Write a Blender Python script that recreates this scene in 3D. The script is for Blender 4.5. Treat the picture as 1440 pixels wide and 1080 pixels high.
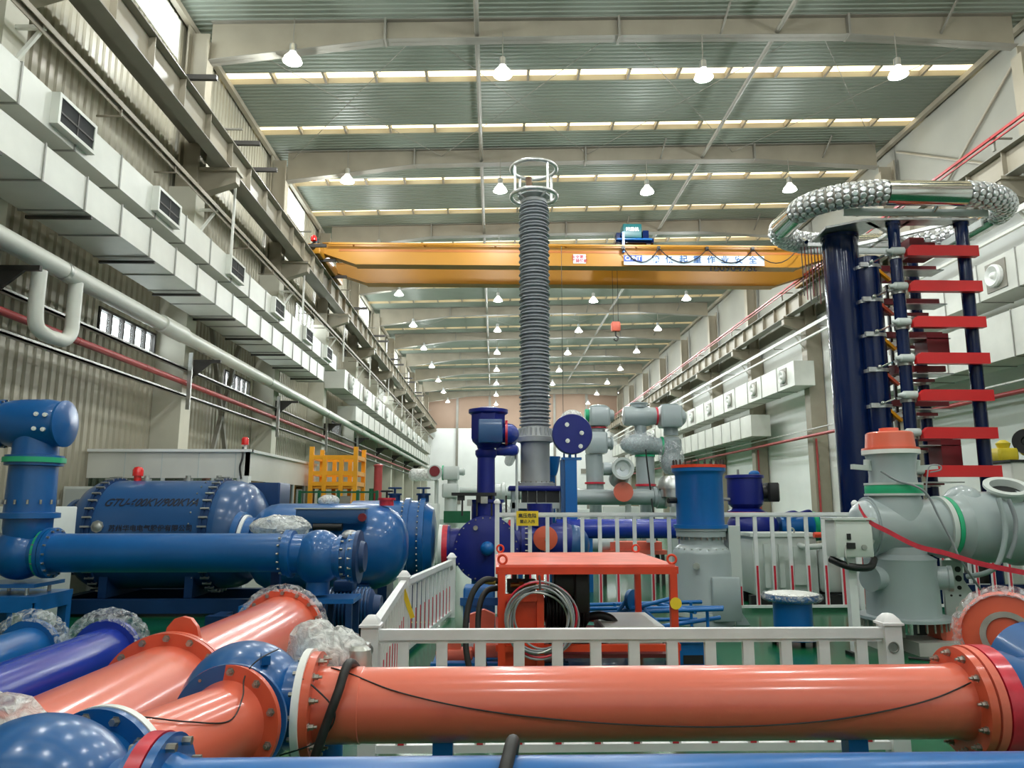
import bpy, math, random
from mathutils import Vector as V, Matrix
random.seed(7)
pi=math.pi
SC=bpy.context.scene; COL=SC.collection
for o in list(bpy.data.objects): bpy.data.objects.remove(o)
# ---------------------------------------------------------------- camera, sky, exposure
cd=bpy.data.cameras.new('camera'); cam=bpy.data.objects.new('camera',cd); COL.objects.link(cam)
cd.sensor_width=36; cd.lens=1035/1440*36; cd.clip_end=400; cd.clip_start=.05
cam.location=(0,0,2.0); cam.rotation_euler=(pi/2+math.atan(168/1035),0,-math.atan(25/1035))
SC.camera=cam
w=bpy.data.worlds.new('sky'); SC.world=w; w.use_nodes=True
bg=w.node_tree.nodes['Background']; bg.inputs[0].default_value=(.93,.97,1,1); bg.inputs[1].default_value=9.0
SC.view_settings.view_transform='Standard'; SC.view_settings.look='None'
SC.view_settings.exposure=0.0; SC.view_settings.gamma=1; SC.view_settings.use_curve_mapping=False
try:
    SC.cycles.max_bounces=8; SC.cycles.diffuse_bounces=5; SC.cycles.glossy_bounces=3; SC.cycles.transparent_max_bounces=10
    SC.cycles.use_denoising=True; SC.cycles.sample_clamp_indirect=6; SC.cycles.use_light_tree=True
    SC.cycles.caustics_reflective=False; SC.cycles.caustics_refractive=False
except Exception: pass
LAMP_W=270.0          # watts of each high-bay lamp
SKYLIGHT=3.0          # radiance of the daylit fibreglass roof strips
# ---------------------------------------------------------------- materials
MT={}
def mat(n,c,ro=.5,me=0,noise=.06,scale=3,bump=0,bscale=40,coat=0,tr=0,em=0,alpha=1,spec=.5,dirt=0):
    m=bpy.data.materials.new(n); m.use_nodes=True; nt=m.node_tree; b=nt.nodes['Principled BSDF']
    L=nt.links.new
    b.inputs['Roughness'].default_value=ro; b.inputs['Metallic'].default_value=me
    b.inputs['Coat Weight'].default_value=coat; b.inputs['Coat Roughness'].default_value=.14; b.inputs['Coat IOR'].default_value=1.5+.3*(coat>.7)
    b.inputs['Specular IOR Level'].default_value=spec
    tc=nt.nodes.new('ShaderNodeTexCoord'); nz=nt.nodes.new('ShaderNodeTexNoise')
    nz.inputs['Scale'].default_value=scale; nz.inputs['Detail'].default_value=5
    L(tc.outputs['Object'],nz.inputs['Vector'])
    rp=nt.nodes.new('ShaderNodeValToRGB'); L(nz.outputs['Fac'],rp.inputs[0])
    e=rp.color_ramp.elements; e[0].position=.3; e[1].position=.7
    e[0].color=tuple(max(0,x*(1-noise*2.2)) for x in c)+(1,); e[1].color=tuple(min(1,x*(1+noise)) for x in c)+(1,)
    out=rp.outputs[0]
    if dirt:
        n2=nt.nodes.new('ShaderNodeTexNoise'); n2.inputs['Scale'].default_value=scale*2.7; n2.inputs['Detail'].default_value=8; n2.inputs['Roughness'].default_value=.7
        L(tc.outputs['Object'],n2.inputs['Vector'])
        r2=nt.nodes.new('ShaderNodeMapRange'); r2.inputs[1].default_value=.55; r2.inputs[2].default_value=.75; r2.inputs[4].default_value=dirt
        L(n2.outputs['Fac'],r2.inputs[0])
        mx=nt.nodes.new('ShaderNodeMix'); mx.data_type='RGBA'; L(r2.outputs[0],mx.inputs[0]); L(out,mx.inputs[6])
        mx.inputs[7].default_value=tuple(x*.45+.03 for x in c)+(1,); out=mx.outputs[2]
    L(out,b.inputs['Base Color'])
    if bump:
        n3=nt.nodes.new('ShaderNodeTexNoise'); n3.inputs['Scale'].default_value=bscale; n3.inputs['Detail'].default_value=4
        L(tc.outputs['Object'],n3.inputs['Vector'])
        bp=nt.nodes.new('ShaderNodeBump'); bp.inputs['Strength'].default_value=bump; bp.inputs['Distance'].default_value=.01
        L(n3.outputs['Fac'],bp.inputs['Height']); L(bp.outputs[0],b.inputs['Normal'])
    if em: L(out,b.inputs['Emission Color']); b.inputs['Emission Strength'].default_value=em
    if tr: b.inputs['Transmission Weight'].default_value=tr
    if alpha<1: b.inputs['Alpha'].default_value=alpha
    MT[n]=m; return m
mat('wall_sheet',(.41,.38,.29),.38,.15,.05,.6,dirt=.15)
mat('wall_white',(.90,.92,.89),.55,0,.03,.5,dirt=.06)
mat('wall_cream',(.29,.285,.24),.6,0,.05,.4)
mat('wall_brown',(.33,.22,.15),.6,0,.06,.3)
mat('roof_sheet',(.235,.265,.215),.5,.1,.04,.4)
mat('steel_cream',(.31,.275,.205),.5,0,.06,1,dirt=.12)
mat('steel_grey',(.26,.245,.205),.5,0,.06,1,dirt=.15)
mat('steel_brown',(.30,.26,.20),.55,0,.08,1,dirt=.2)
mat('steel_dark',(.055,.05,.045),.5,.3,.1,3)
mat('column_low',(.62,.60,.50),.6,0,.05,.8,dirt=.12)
mat('duct',(.66,.67,.61),.42,.1,.05,1.2,dirt=.08)
mat('seam',(.34,.34,.31),.45,.3,.06,5)
mat('pipe_white',(.72,.73,.66),.35,0,.05,1.2,dirt=.12)
mat('pipe_red',(.42,.05,.05),.4,0,.08,3)
mat('galv',(.50,.51,.48),.35,.75,.12,6)
mat('chrome',(.72,.73,.72),.12,1,.05,3)
mat('alu',(.60,.61,.61),.3,.85,.08,8)
mat('disc_metal',(.66,.68,.69),.28,.7,.06,3)
mat('bolt',(.42,.40,.36),.35,.85,.15,20)
mat('black',(.012,.012,.013),.45,0,.1,8)
mat('rubber',(.02,.02,.02),.55,0,.12,15)
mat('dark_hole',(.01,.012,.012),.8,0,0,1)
mat('orange_pipe',(.80,.15,.085),.33,0,.03,1.1,coat=.7,bump=.03,bscale=60)
mat('orange_flange',(.70,.11,.05),.36,0,.05,3,coat=.3)
mat('red_frame',(.72,.055,.015),.38,0,.06,3,dirt=.18)
mat('red_pale',(.78,.16,.10),.5,0,.08,3,dirt=.3)
mat('red_beam',(.62,.012,.016),.38,0,.03,2,coat=.2)
mat('maroon',(.20,.012,.02),.45,0,.05,2)
mat('red_tape',(.66,.02,.05),.3,0,.1,12,coat=.3)
mat('red_lens',(.8,.02,.02),.2,0,.05,4,coat=.5)
mat('blue',(.005,.105,.34),.30,0,.06,1.2,coat=.45,spec=.4,bump=.02,bscale=50)
mat('blue_tank',(.018,.085,.235),.3,0,.06,.8,coat=.35,spec=.4,bump=.02,bscale=30)
mat('blue_bright',(.005,.13,.42),.28,0,.05,2,coat=0,spec=.4)
mat('blue_violet',(.014,.04,.36),.2,0,.05,1.2,coat=.2,spec=.4,bump=.02,bscale=50)
mat('blue_navy',(.008,.016,.19),.34,0,.05,1.2,coat=.1,spec=.35)
mat('blue_dark',(.008,.04,.13),.4,0,.08,1.5,spec=.35)
mat('navy_tube',(.002,.010,.055),.12,0,.04,.8,coat=.1,spec=.3)
mat('green_ring',(.02,.42,.20),.4,0,.05,3)
mat('green_dark',(.01,.12,.05),.4,0,.06,3)
mat('white_ring',(.86,.87,.84),.4,0,.03,3)
mat('rail_white',(.80,.81,.82),.35,0,.04,3,dirt=.06)
mat('gis_grey',(.36,.42,.435),.3,0,.04,1.2,coat=.35,bump=.02,bscale=60)
mat('gis_light',(.58,.63,.61),.34,0,.04,1.2,coat=.25)
mat('bush_shed',(.29,.31,.335),.4,0,.05,2)
mat('bush_base',(.42,.44,.44),.42,.2,.05,2)
mat('crane_shade',(.40,.12,.012),.45,0,.05,1)  # darker crane orange, painted for shade on the girder web
mat('yellow_crane',(.43,.19,.010),.42,0,.05,.5,dirt=.12)
mat('yellow_rack',(.88,.38,.01),.4,0,.06,2)
mat('yellow_sign',(.90,.62,.03),.4,0,.03,2)
mat('yellow_line',(.78,.62,.04),.4,0,.08,2)
mat('teal',(.01,.10,.105),.4,0,.05,2)
mat('cable_blue',(.01,.10,.35),.4,0,.06,4)
mat('banner',(.70,.82,.93),.5,0,.05,1)
mat('banner_blue',(.02,.07,.34),.45,0,.05,1)
mat('ink',(.012,.015,.03),.5,0,0,1)
mat('ink_blue',(.02,.10,.30),.5,0,0,1)
mat('ink_red',(.5,.03,.03),.5,0,0,1)
mat('ink_white',(.9,.9,.9),.5,0,0,1)
mat('concrete',(.45,.44,.41),.7,0,.08,3,dirt=.15)
mat('cabinet',(.66,.70,.67),.4,0,.04,1.5)
mat('transformer',(.55,.60,.57),.4,0,.04,1.5)
mat('offwhite',(.74,.74,.68),.5,0,.04,.8)
mat('wood_brown',(.16,.09,.05),.6,0,.1,2)
mat('dial',(.85,.85,.82),.4,0,.02,1)
mat('brass',(.55,.36,.12),.35,.9,.1,10)
mat('lens',(1,1,.97),.5,0,0,1,em=25)
mat('lamp_glass',(1,1,.96),.4,0,0,1,em=1.6)
mat('skylight_pane',(1,.83,.52),.5,0,.10,.7,em=SKYLIGHT)
def glassy(n,c,mixf,ro):
    m=bpy.data.materials.new(n); m.use_nodes=True; nt=m.node_tree; nt.nodes.remove(nt.nodes['Principled BSDF'])
    t=nt.nodes.new('ShaderNodeBsdfTransparent'); t.inputs[0].default_value=c+(1,)
    g=nt.nodes.new('ShaderNodeBsdfGlossy'); g.inputs['Roughness'].default_value=ro
    fr=nt.nodes.new('ShaderNodeLayerWeight'); fr.inputs[0].default_value=.25; mx=nt.nodes.new('ShaderNodeMixShader')
    ad=nt.nodes.new('ShaderNodeMath'); ad.inputs[1].default_value=mixf
    pw=nt.nodes.new('ShaderNodeMath'); pw.operation='MULTIPLY'; pw.inputs[1].default_value=.35; nt.links.new(fr.outputs[1],pw.inputs[0]); nt.links.new(pw.outputs[0],ad.inputs[0]); nt.links.new(ad.outputs[0],mx.inputs[0])
    nt.links.new(t.outputs[0],mx.inputs[1]); nt.links.new(g.outputs[0],mx.inputs[2])
    nt.links.new(mx.outputs[0],nt.nodes['Material Output'].inputs[0]); MT[n]=m
glassy('pane',(.94,.97,.97),.02,.02)
glassy('office_glass',(.45,.58,.56),.10,.02)
def film(n,c,amt):
    m=bpy.data.materials.new(n); m.use_nodes=True; nt=m.node_tree; b=nt.nodes['Principled BSDF']
    b.inputs['Base Color'].default_value=c+(1,); b.inputs['Roughness'].default_value=.18; b.inputs['Coat Weight'].default_value=.6
    tc=nt.nodes.new('ShaderNodeTexCoord'); nz=nt.nodes.new('ShaderNodeTexNoise'); nz.inputs['Scale'].default_value=14; nz.inputs['Detail'].default_value=5; nz.inputs['Distortion'].default_value=1.2
    nt.links.new(tc.outputs['Object'],nz.inputs['Vector'])
    mr=nt.nodes.new('ShaderNodeMapRange'); mr.inputs[1].default_value=.35; mr.inputs[2].default_value=.65; mr.inputs[3].default_value=max(0,amt-.3); mr.inputs[4].default_value=min(1,amt+.3)
    nt.links.new(nz.outputs['Fac'],mr.inputs[0]); nt.links.new(mr.outputs[0],b.inputs['Alpha'])
    bp=nt.nodes.new('ShaderNodeBump'); bp.inputs['Strength'].default_value=.9; bp.inputs['Distance'].default_value=.03
    nt.links.new(nz.outputs['Fac'],bp.inputs['Height']); nt.links.new(bp.outputs[0],b.inputs['Normal']); MT[n]=m
film('film',(.78,.82,.86),.2)
film('film_thick',(.82,.84,.83),.62)
def floor_mat():
    m=mat('floor',(.005,.105,.042),.22,0,.10,.5,coat=0,spec=.35,dirt=.12,bump=.02,bscale=2); return m
floor_mat()
# ---------------------------------------------------------------- mesh builder
def basis(d):
    d=V(d).normalized(); a=V((0,0,1)) if abs(d.z)<.9 else V((1,0,0))
    x=a.cross(d).normalized(); y=d.cross(x); return x,y,d
class M:
    def __init__(s): s.v=[]; s.f=[]
    def add(s,vs,fs):
        k=len(s.v); s.v+=[tuple(p) for p in vs]; s.f+=[tuple(i+k for i in f) for f in fs]; return s
    def bx(s,x0,y0,z0,x1,y1,z1):
        x0,x1=sorted((x0,x1)); y0,y1=sorted((y0,y1)); z0,z1=sorted((z0,z1))
        return s.add([(x0,y0,z0),(x1,y0,z0),(x1,y1,z0),(x0,y1,z0),(x0,y0,z1),(x1,y0,z1),(x1,y1,z1),(x0,y1,z1)],
          [(0,3,2,1),(4,5,6,7),(0,1,5,4),(1,2,6,5),(2,3,7,6),(3,0,4,7)])
    def box(s,c,sz,rz=0,R=None):
        R=R or Matrix.Rotation(rz,3,'Z'); c=V(c); h=[k/2 for k in sz]
        return s.add([c+R@V((i*h[0],j*h[1],k*h[2])) for k in(-1,1) for i,j in((-1,-1),(1,-1),(1,1),(-1,1))],
          [(0,3,2,1),(4,5,6,7),(0,1,5,4),(1,2,6,5),(2,3,7,6),(3,0,4,7)])
    def bbox(s,x0,y0,z0,x1,y1,z1,b=.02):
        # bevelled box: chamfered vertical and top edges
        p=lambda i,z:[(x0+i,y0+b,z),(x0+b,y0+i,z),(x1-b,y0+i,z),(x1-i,y0+b,z),(x1-i,y1-b,z),(x1-b,y1-i,z),(x0+b,y1-i,z),(x0+i,y1-b,z)]
        L=p(b*.6,z0)+p(0,z0+b)+p(0,z1-b)+p(b*.6,z1); f=[tuple(range(7,-1,-1)),tuple(range(24,32))]
        for r in range(3):
            for i in range(8): f.append((r*8+i,r*8+(i+1)%8,r*8+8+(i+1)%8,r*8+8+i))
        return s.add(L,f)
    def bar(s,p,q,w,h=None,up=None):
        h=h or w; p=V(p); q=V(q); d=(q-p).normalized(); u=V(up) if up else (V((0,0,1)) if abs(d.z)<.95 else V((0,1,0)))
        x=d.cross(u).normalized()*(w/2); y=x.cross(d).normalized()*(h/2)
        return s.add([p-x-y,p+x-y,p+x+y,p-x+y,q-x-y,q+x-y,q+x+y,q-x+y],[(0,1,2,3)[::-1],(4,5,6,7),(0,1,5,4),(1,2,6,5),(2,3,7,6),(3,0,4,7)])
    def lathe(s,p,d,prof,n=24,cap=True,ph=0):
        p=V(p); x,y,d=basis(d); L=[]; f=[]
        for t,r in prof:
            for i in range(n):
                a=2*pi*i/n+ph; L.append(p+d*t+x*(r*math.cos(a))+y*(r*math.sin(a)))
        for k in range(len(prof)-1):
            for i in range(n):
                j=(i+1)%n; f.append((k*n+i,k*n+j,k*n+n+j,k*n+n+i))
        if cap:
            f.append(tuple(range(n-1,-1,-1))); m=(len(prof)-1)*n; f.append(tuple(range(m,m+n)))
        return s.add(L,f)
    def cyl(s,p,q,r,r2=None,n=24,cap=True):
        p=V(p); q=V(q); return s.lathe(p,q-p,[(0,r),((q-p).length,r if r2 is None else r2)],n,cap)
    def ring(s,p,d,ri,ro,h,n=32):
        p=V(p); return s.lathe(p,d,[(0,ri),(0,ro),(h,ro),(h,ri),(0,ri)],n,False)
    def tube(s,pts,r,n=8,closed=False,cap=True):
        pts=[V(p) for p in pts]; N=len(pts); L=[]; f=[]; px=None
        for i,p in enumerate(pts):
            a=pts[i-1] if (i or closed) else p; b=pts[(i+1)%N] if (i<N-1 or closed) else p
            d=(b-a).normalized()
            if px is None: x,y,_=basis(d)
            else:
                x=(px-d*px.dot(d)).normalized(); y=d.cross(x)
            px=x; rr=r[i] if isinstance(r,(list,tuple)) else r
            for k in range(n):
                t=2*pi*k/n; L.append(p+x*(rr*math.cos(t))+y*(rr*math.sin(t)))
        for i in range(N if closed else N-1):
            for k in range(n):
                j=(k+1)%n; a=i*n; b=((i+1)%N)*n; f.append((a+k,a+j,b+j,b+k))
        if not closed and cap: f.append(tuple(range(n-1,-1,-1))); f.append(tuple(range((N-1)*n,N*n)))
        return s.add(L,f)
    def torus(s,c,d,R,r,n=32,m=10):
        x,y,d=basis(d); c=V(c)
        return s.tube([c+x*(R*math.cos(2*pi*i/n))+y*(R*math.sin(2*pi*i/n)) for i in range(n)],r,m,True)
    def ell(s,c,r,n=20,m=12,R=None):
        if not isinstance(r,(tuple,list)): r=(r,r,r)
        c=V(c); L=[]; f=[]
        for j in range(1,m):
            t=pi*j/m
            for i in range(n):
                a=2*pi*i/n; q=V((r[0]*math.sin(t)*math.cos(a),r[1]*math.sin(t)*math.sin(a),r[2]*math.cos(t)))
                L.append(c+(R@q if R else q))
        k=len(L); q=V((0,0,r[2])); L+= [c+(R@q if R else q),c-(R@q if R else q)]
        for j in range(m-2):
            for i in range(n):
                h=(i+1)%n; f.append((j*n+i,j*n+n+i,j*n+n+h,j*n+h))
        for i in range(n):
            h=(i+1)%n; f.append((k,i,h)); f.append((k+1,(m-2)*n+h,(m-2)*n+i))
        return s.add(L,f)
    def prism(s,pts,vec):
        pts=[V(p) for p in pts]; n=len(pts); vec=V(vec)
        return s.add(pts+[p+vec for p in pts],[tuple(range(n-1,-1,-1)),tuple(range(n,2*n))]+[(i,(i+1)%n,n+(i+1)%n,n+i) for i in range(n)])
    def bolts(s,c,d,R,n,r=.012,h=.02,ph=0,both=0):
        x,y,d=basis(d); c=V(c)
        for i in range(n):
            a=2*pi*i/n+ph; p=c+x*(R*math.cos(a))+y*(R*math.sin(a)); s.lathe(p-d*both,d,[(0,r),(h+both*2,r)],6)
        return s
_r=cam.rotation_euler.to_matrix()
def at(px,py,y):          # a point of the photograph brought to its own depth y in the hall
    d=_r@V(((px-720)/1035,(540-py)/1035,-1)); return V((0,0,2.0))+d*(y/d.y)
ROOT={}
ORD=['','first','second','third','fourth','fifth','sixth','seventh','eighth','ninth','tenth','eleventh','twelfth','thirteenth','fourteenth','fifteenth','sixteenth']
def _obj(n,m,mt,loc):
    me=bpy.data.meshes.new(n); L=V(loc)
    me.from_pydata([tuple(V(p)-L) for p in m.v],[],m.f); me.materials.append(MT[mt] if isinstance(mt,str) else mt)
    me.polygons.foreach_set('use_smooth',[True]*len(me.polygons)); me.update()
    import bmesh
    b=bmesh.new(); b.from_mesh(me); bmesh.ops.recalc_face_normals(b,faces=b.faces); b.to_mesh(me); b.free()
    me.set_sharp_from_angle(angle=math.radians(38))
    o=bpy.data.objects.new(n,me); COL.objects.link(o); return o
def E(n,label,cat,loc,group=None,kind=None,rz=0):
    o=bpy.data.objects.new(n,None); COL.objects.link(o); o.location=loc; o.empty_display_size=.2
    if label: o['label']=label
    if cat: o['category']=cat
    if group: o['group']=group
    if kind: o['kind']=kind
    ROOT[o]=V(loc); return o
def P(par,n,m,mt,label=None,kind=None):
    o=_obj(n,m,mt,ROOT[par]); o.parent=par; ROOT[o]=ROOT[par]
    if label: o['label']=label
    if kind: o['kind']=kind
    return o
def T(n,m,mt,label,cat,group=None,kind=None):
    xs=[p[0] for p in m.v]; ys=[p[1] for p in m.v]; loc=V(((min(xs)+max(xs))/2,(min(ys)+max(ys))/2,min(p[2] for p in m.v)))
    o=_obj(n,m,mt,loc); o.location=loc; ROOT[o]=loc
    if label: o['label']=label
    if cat: o['category']=cat
    if group: o['group']=group
    if kind: o['kind']=kind
    return o
def S(n,m,mt):
    o=T(n,m,mt,None,None,None,'structure'); return o
def SE(n,loc=(0,0,0)): return E(n,None,None,loc,None,'structure')
def dup(root,loc,label=None,rz=None):
    def cp(o,par):
        c=o.copy(); COL.objects.link(c); c.parent=par
        for ch in o.children: cp(ch,c)
        return c
    r=cp(root,None); r.location=loc
    if rz is not None: r.rotation_euler=(0,0,rz)
    if label: r['label']=label
    ROOT[r]=V(loc); return r
def piece(o,par,loc):     # a further copy of an alike piece, sharing its mesh, moved by loc
    c=o.copy(); COL.objects.link(c); c.parent=par; c.location=V(loc); return c
def text(par,n,s,size,loc,rot,mt,shear=0,label=None,width=None,ext=.002):
    cu=bpy.data.curves.new(n,'FONT'); cu.body=s; cu.size=size; cu.align_x='CENTER'; cu.align_y='CENTER'; cu.extrude=ext; cu.shear=shear; cu.offset=size*.018
    tmp=bpy.data.objects.new(n+'_outline',cu); COL.objects.link(tmp); dg=bpy.context.evaluated_depsgraph_get()
    me=bpy.data.meshes.new_from_object(tmp.evaluated_get(dg)); bpy.data.objects.remove(tmp); bpy.data.curves.remove(cu)
    me.name=n; me.materials.clear(); me.materials.append(MT[mt]); o=bpy.data.objects.new(n,me); COL.objects.link(o)
    o.parent=par; o.location=V(loc)-ROOT[par]; o.rotation_euler=rot
    if width: o.scale=(width,1,1)
    if label: o['label']=label
    return o
def curve(pts,n=6):       # smooth curve through points
    pts=[V(p) for p in pts]; out=[]
    for i in range(len(pts)-1):
        a=pts[max(0,i-1)]; b=pts[i]; c=pts[i+1]; d=pts[min(len(pts)-1,i+2)]
        for k in range(n):
            t=k/n; out.append(.5*((2*b)+(c-a)*t+(2*a-5*b+4*c-d)*t*t+(3*b-a-3*c+d)*t**3))
    return out+[pts[-1]]
# ================================================================ THE HALL
XL,XR,YB,YN=-9.0,16.2,95.0,-13.0      # wall planes; the hall goes on behind the camera
BAY=7.95; Y0=19.6                     # first frame ahead
FR=[Y0+BAY*k for k in range(-4,10)]
zc=lambda x:15.75+.0285*(x-XL)        # roof liner height
S('floor',M().bx(XL-.3,YN-.3,-.2,XR+.3,YB+.3,0),'floor')
def ribs(m,y0,y1,z0,z1,X,dirn,pitch=.27,dep=.045,holes=()):
    n=int(round((y1-y0)/pitch))
    for i in range(n):
        a=y0+i*pitch; segs=[(z0,z1)]
        for (h0,h1,g0,g1) in holes:
            if h0<=a+pitch/2<=h1:
                ns=[]
                for s0,s1 in segs:
                    if g1<=s0 or g0>=s1: ns.append((s0,s1)); continue
                    if g0>s0: ns.append((s0,g0))
                    if g1<s1: ns.append((g1,s1))
                segs=ns
        pr=[(a,0),(a+pitch*.14,0),(a+pitch*.24,dep),(a+pitch*.76,dep),(a+pitch*.86,0),(a+pitch,0)]
        for s0,s1 in segs:
            vs=[]
            for y,d in pr: vs+=[(X+dirn*d,y,s0),(X+dirn*d,y,s1)]
            m.add(vs,[(2*k,2*k+2,2*k+3,2*k+1) for k in range(5)])
# windows in the left wall (y0,y1,z0,z1)
LOW=[(16.4,19.2,5.8,6.42),(40.6,43.0,5.85,6.5),(24.3,26.8,5.8,6.4)]
MID=[(32.3,36.0,9.95,11.0),(56.6,60,9.95,11.0)]
CLE=[]
for j in (-3,-1,1,3,5,7):
    a=Y0+BAY*j; CLE.append((a+.42,a+(5.5 if j==1 else BAY-.42),14.3,15.5))
m=M(); ribs(m,YN,YB,0,16.0,XL,1,holes=LOW+MID+CLE); S('wall_left',m,'wall_sheet')
wn=0
def window(y0,y1,z0,z1,n,X=XL,fr='offwhite'):
    global wn; wn+=1
    w=SE('window_%d'%wn,(X,(y0+y1)/2,z0)); t=.06
    P(w,'window_frame',M().bx(X-.06,y0,z0,X+.07,y1,z0+t).bx(X-.06,y0,z1-t,X+.07,y1,z1).bx(X-.06,y0,z0+t,X+.07,y0+t,z1-t).bx(X-.06,y1-t,z0+t,X+.07,y1,z1-t),fr)
    st=(y1-y0)/n
    for i in range(1,n): P(w,'mullion',M().bx(X-.05,y0+i*st-.035,z0+t,X+.06,y0+i*st+.035,z1-t),fr)
    for i in range(n): P(w,'window_pane',M().bx(X-.006,y0+i*st+.036,z0+t,X+.006,y0+i*st+st-.036,z1-t),'pane')
for a in LOW: window(*a,5,fr='steel_dark')
for a in MID: window(*a,5,fr='steel_grey')
for a in CLE: window(*a,max(2,int((a[1]-a[0])/1.75)))
# right wall: white panels below the crane beam, cream panels above, each panel its own piece
m=M().bx(XR+.05,YN,0,XR+.2,YB,17); wr=S('wall_right',m,'steel_cream')
proto=None
for k in range(-4,9):
    a=FR[k+4]
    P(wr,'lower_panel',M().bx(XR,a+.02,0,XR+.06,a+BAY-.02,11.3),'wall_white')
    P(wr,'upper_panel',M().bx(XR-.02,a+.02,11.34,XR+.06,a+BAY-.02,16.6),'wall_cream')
# end wall and rear wall
wb=S('wall_back',M().bx(XL,YB,0,XR,YB+.2,17),'wall_white')
for i in range(6):
    x0=XL+i*(XR-XL)/6; x1=x0+(XR-XL)/6
    P(wb,'brown_panel',M().bx(x0+.05,YB-.06,11.6,x1-.05,YB-.001,16.6),'wall_brown')
    P(wb,'wall_post',M().bx(x1-.15,YB-.25,0,x1+.15,YB-.07,16.2),'steel_grey')
for x,z in ((-1.7,5.9),(11.5,5.8),(-4.6,1.9),(4.5,5.9)):
    P(wb,'wall_vent',M().bx(x-.35,YB-.12,z,x+.35,YB-.065,z+.6),'steel_grey')
S('wall_front',M().bx(XL,YN-.2,0,XR,YN,17),'wall_white')
# roof liner with its ribs along X; skylight strips left open
SKY=[]
for k in range(-4,9):
    a=FR[k+4]; SKY+= [(a+2.55,a+3.2),(a+6.0,a+6.6)]
SKY=[s for s in SKY if s[0]>YN and s[1]<YB]
m=M(); y=YN; p=.20
def rib(y,y1):
    n=max(1,int(round((y1-y)/p))); q=(y1-y)/n
    for i in range(n):
        a=y+i*q; vs=[]
        for yy,d in ((a,0),(a+q*.12,-.03),(a+q*.3,-.03),(a+q*.42,0),(a+q,0)):
            vs+=[(XL-.1,yy,zc(XL-.1)+d),(XR+.1,yy,zc(XR+.1)+d)]
        m.add(vs,[(2*j,2*j+1,2*j+3,2*j+2) for j in range(4)])
for a,b in SKY+[(YB,None)]:
    rib(y,a); y=b
S('ceiling',m,'roof_sheet')
m=M()
for a,b in SKY:     # the upstands of the roof openings
    for yy in (a,b): m.prism([(XL,yy-.01,zc(XL)),(XR,yy-.01,zc(XR)),(XR,yy-.01,zc(XR)+.25),(XL,yy-.01,zc(XL)+.25)],(0,.02,0))
S('trim_1',m,'yellow_rack' if 0 else 'steel_cream')
NP=15; sl=(XR-XL)/NP
for i,(a,b) in enumerate(SKY):
    w=SE('skylight',(0,a,zc(0)))
    for j in range(NP):
        x0=XL+j*sl; x1=x0+sl
        P(w,'skylight_pane',M().prism([(x0+.04,a+.012,zc(x0)+.2),(x1-.04,a+.012,zc(x1)+.2),(x1-.04,b-.012,zc(x1)+.2),(x0+.04,b-.012,zc(x0)+.2)],(0,0,.02)),'skylight_pane')
    q=M()
    for j in range(1,NP):
        x=XL+j*sl; q.prism([(x-.04,a+.012,zc(x)-.02),(x+.04,a+.012,zc(x)-.02),(x+.04,a+.012,zc(x)+.24),(x-.04,a+.012,zc(x)+.24)],(0,b-a-.024,0))
    P(w,'purlin',q,'steel_brown',kind='stuff')
# frames: stepped columns and welded rafters
for k,y in enumerate(FR):
    if y<YN+1: continue
    for s,xi,xw in ((1,-8.2,XL),(-1,15.4,XR)):
        c=SE('column',(xi,y,0))
        lo=M().bx(xi,y-.3,0,xi-s*.75,y+.3,10.6)
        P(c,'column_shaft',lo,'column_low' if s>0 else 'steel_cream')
        up=M().bx(xi,y-.22,11.2,xi-s*.05,y+.22,15.1).bx(xi-s*.05,y-.02,11.2,xi-s*.55,y+.02,15.4).bx(xi-s*.55,y-.22,10.6,xi-s*.6,y+.22,15.6)
        up.bx(xi,y-.3,10.6,xi-s*.6,y+.3,11.2)
        P(c,'upper_column',up,'steel_cream')
        br=M().prism([(xi,y-.16,10.45),(xi+s*1.0,y-.16,10.8),(xi+s*1.0,y-.16,11.18),(xi,y-.16,11.18)],(0,.32,0))
        br.bx(xi,y-.26,11.1,xi+s*1.05,y+.26,11.19)
        S('beam',br,'steel_cream')
    g=SE('beam',(3.6,y,15))
    web=M(); fl=M(); st=M()
    X=[-8.2,-3.2,3.6,10.4,15.4]; dep=[1.25,.66,.62,.66,1.05]
    for i in range(4):
        a,b=X[i],X[i+1]; za,zb=zc(a)-.04,zc(b)-.04
        web.prism([(a,y-.012,za-dep[i]),(b,y-.012,zb-dep[i+1]),(b,y-.012,zb),(a,y-.012,za)],(0,.024,0))
        fl.prism([(a,y-.17,za-dep[i]),(b,y-.17,zb-dep[i+1]),(b,y-.17,zb-dep[i+1]+.025),(a,y-.17,za-dep[i]+.025)],(0,.34,0))
        fl.prism([(a,y-.15,za-.025),(b,y-.15,zb-.025),(b,y-.15,zb),(a,y-.15,za)],(0,.3,0))
    P(g,'web_plate',web,'steel_cream'); P(g,'flange',fl,'steel_grey')
    for x in (-3.2,3.6,10.4):
        P(g,'splice_plate',M().bx(x-.03,y-.19,zc(x)-.72,x+.03,y+.19,zc(x)-.03),'steel_grey')
    for x in (-.6,6.6,13.2):
        P(g,'fly_brace',M().bar((x,y-.02,zc(x)-.62),(x+.1,y-.75,zc(x)-.03),.05),'steel_grey')
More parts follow.
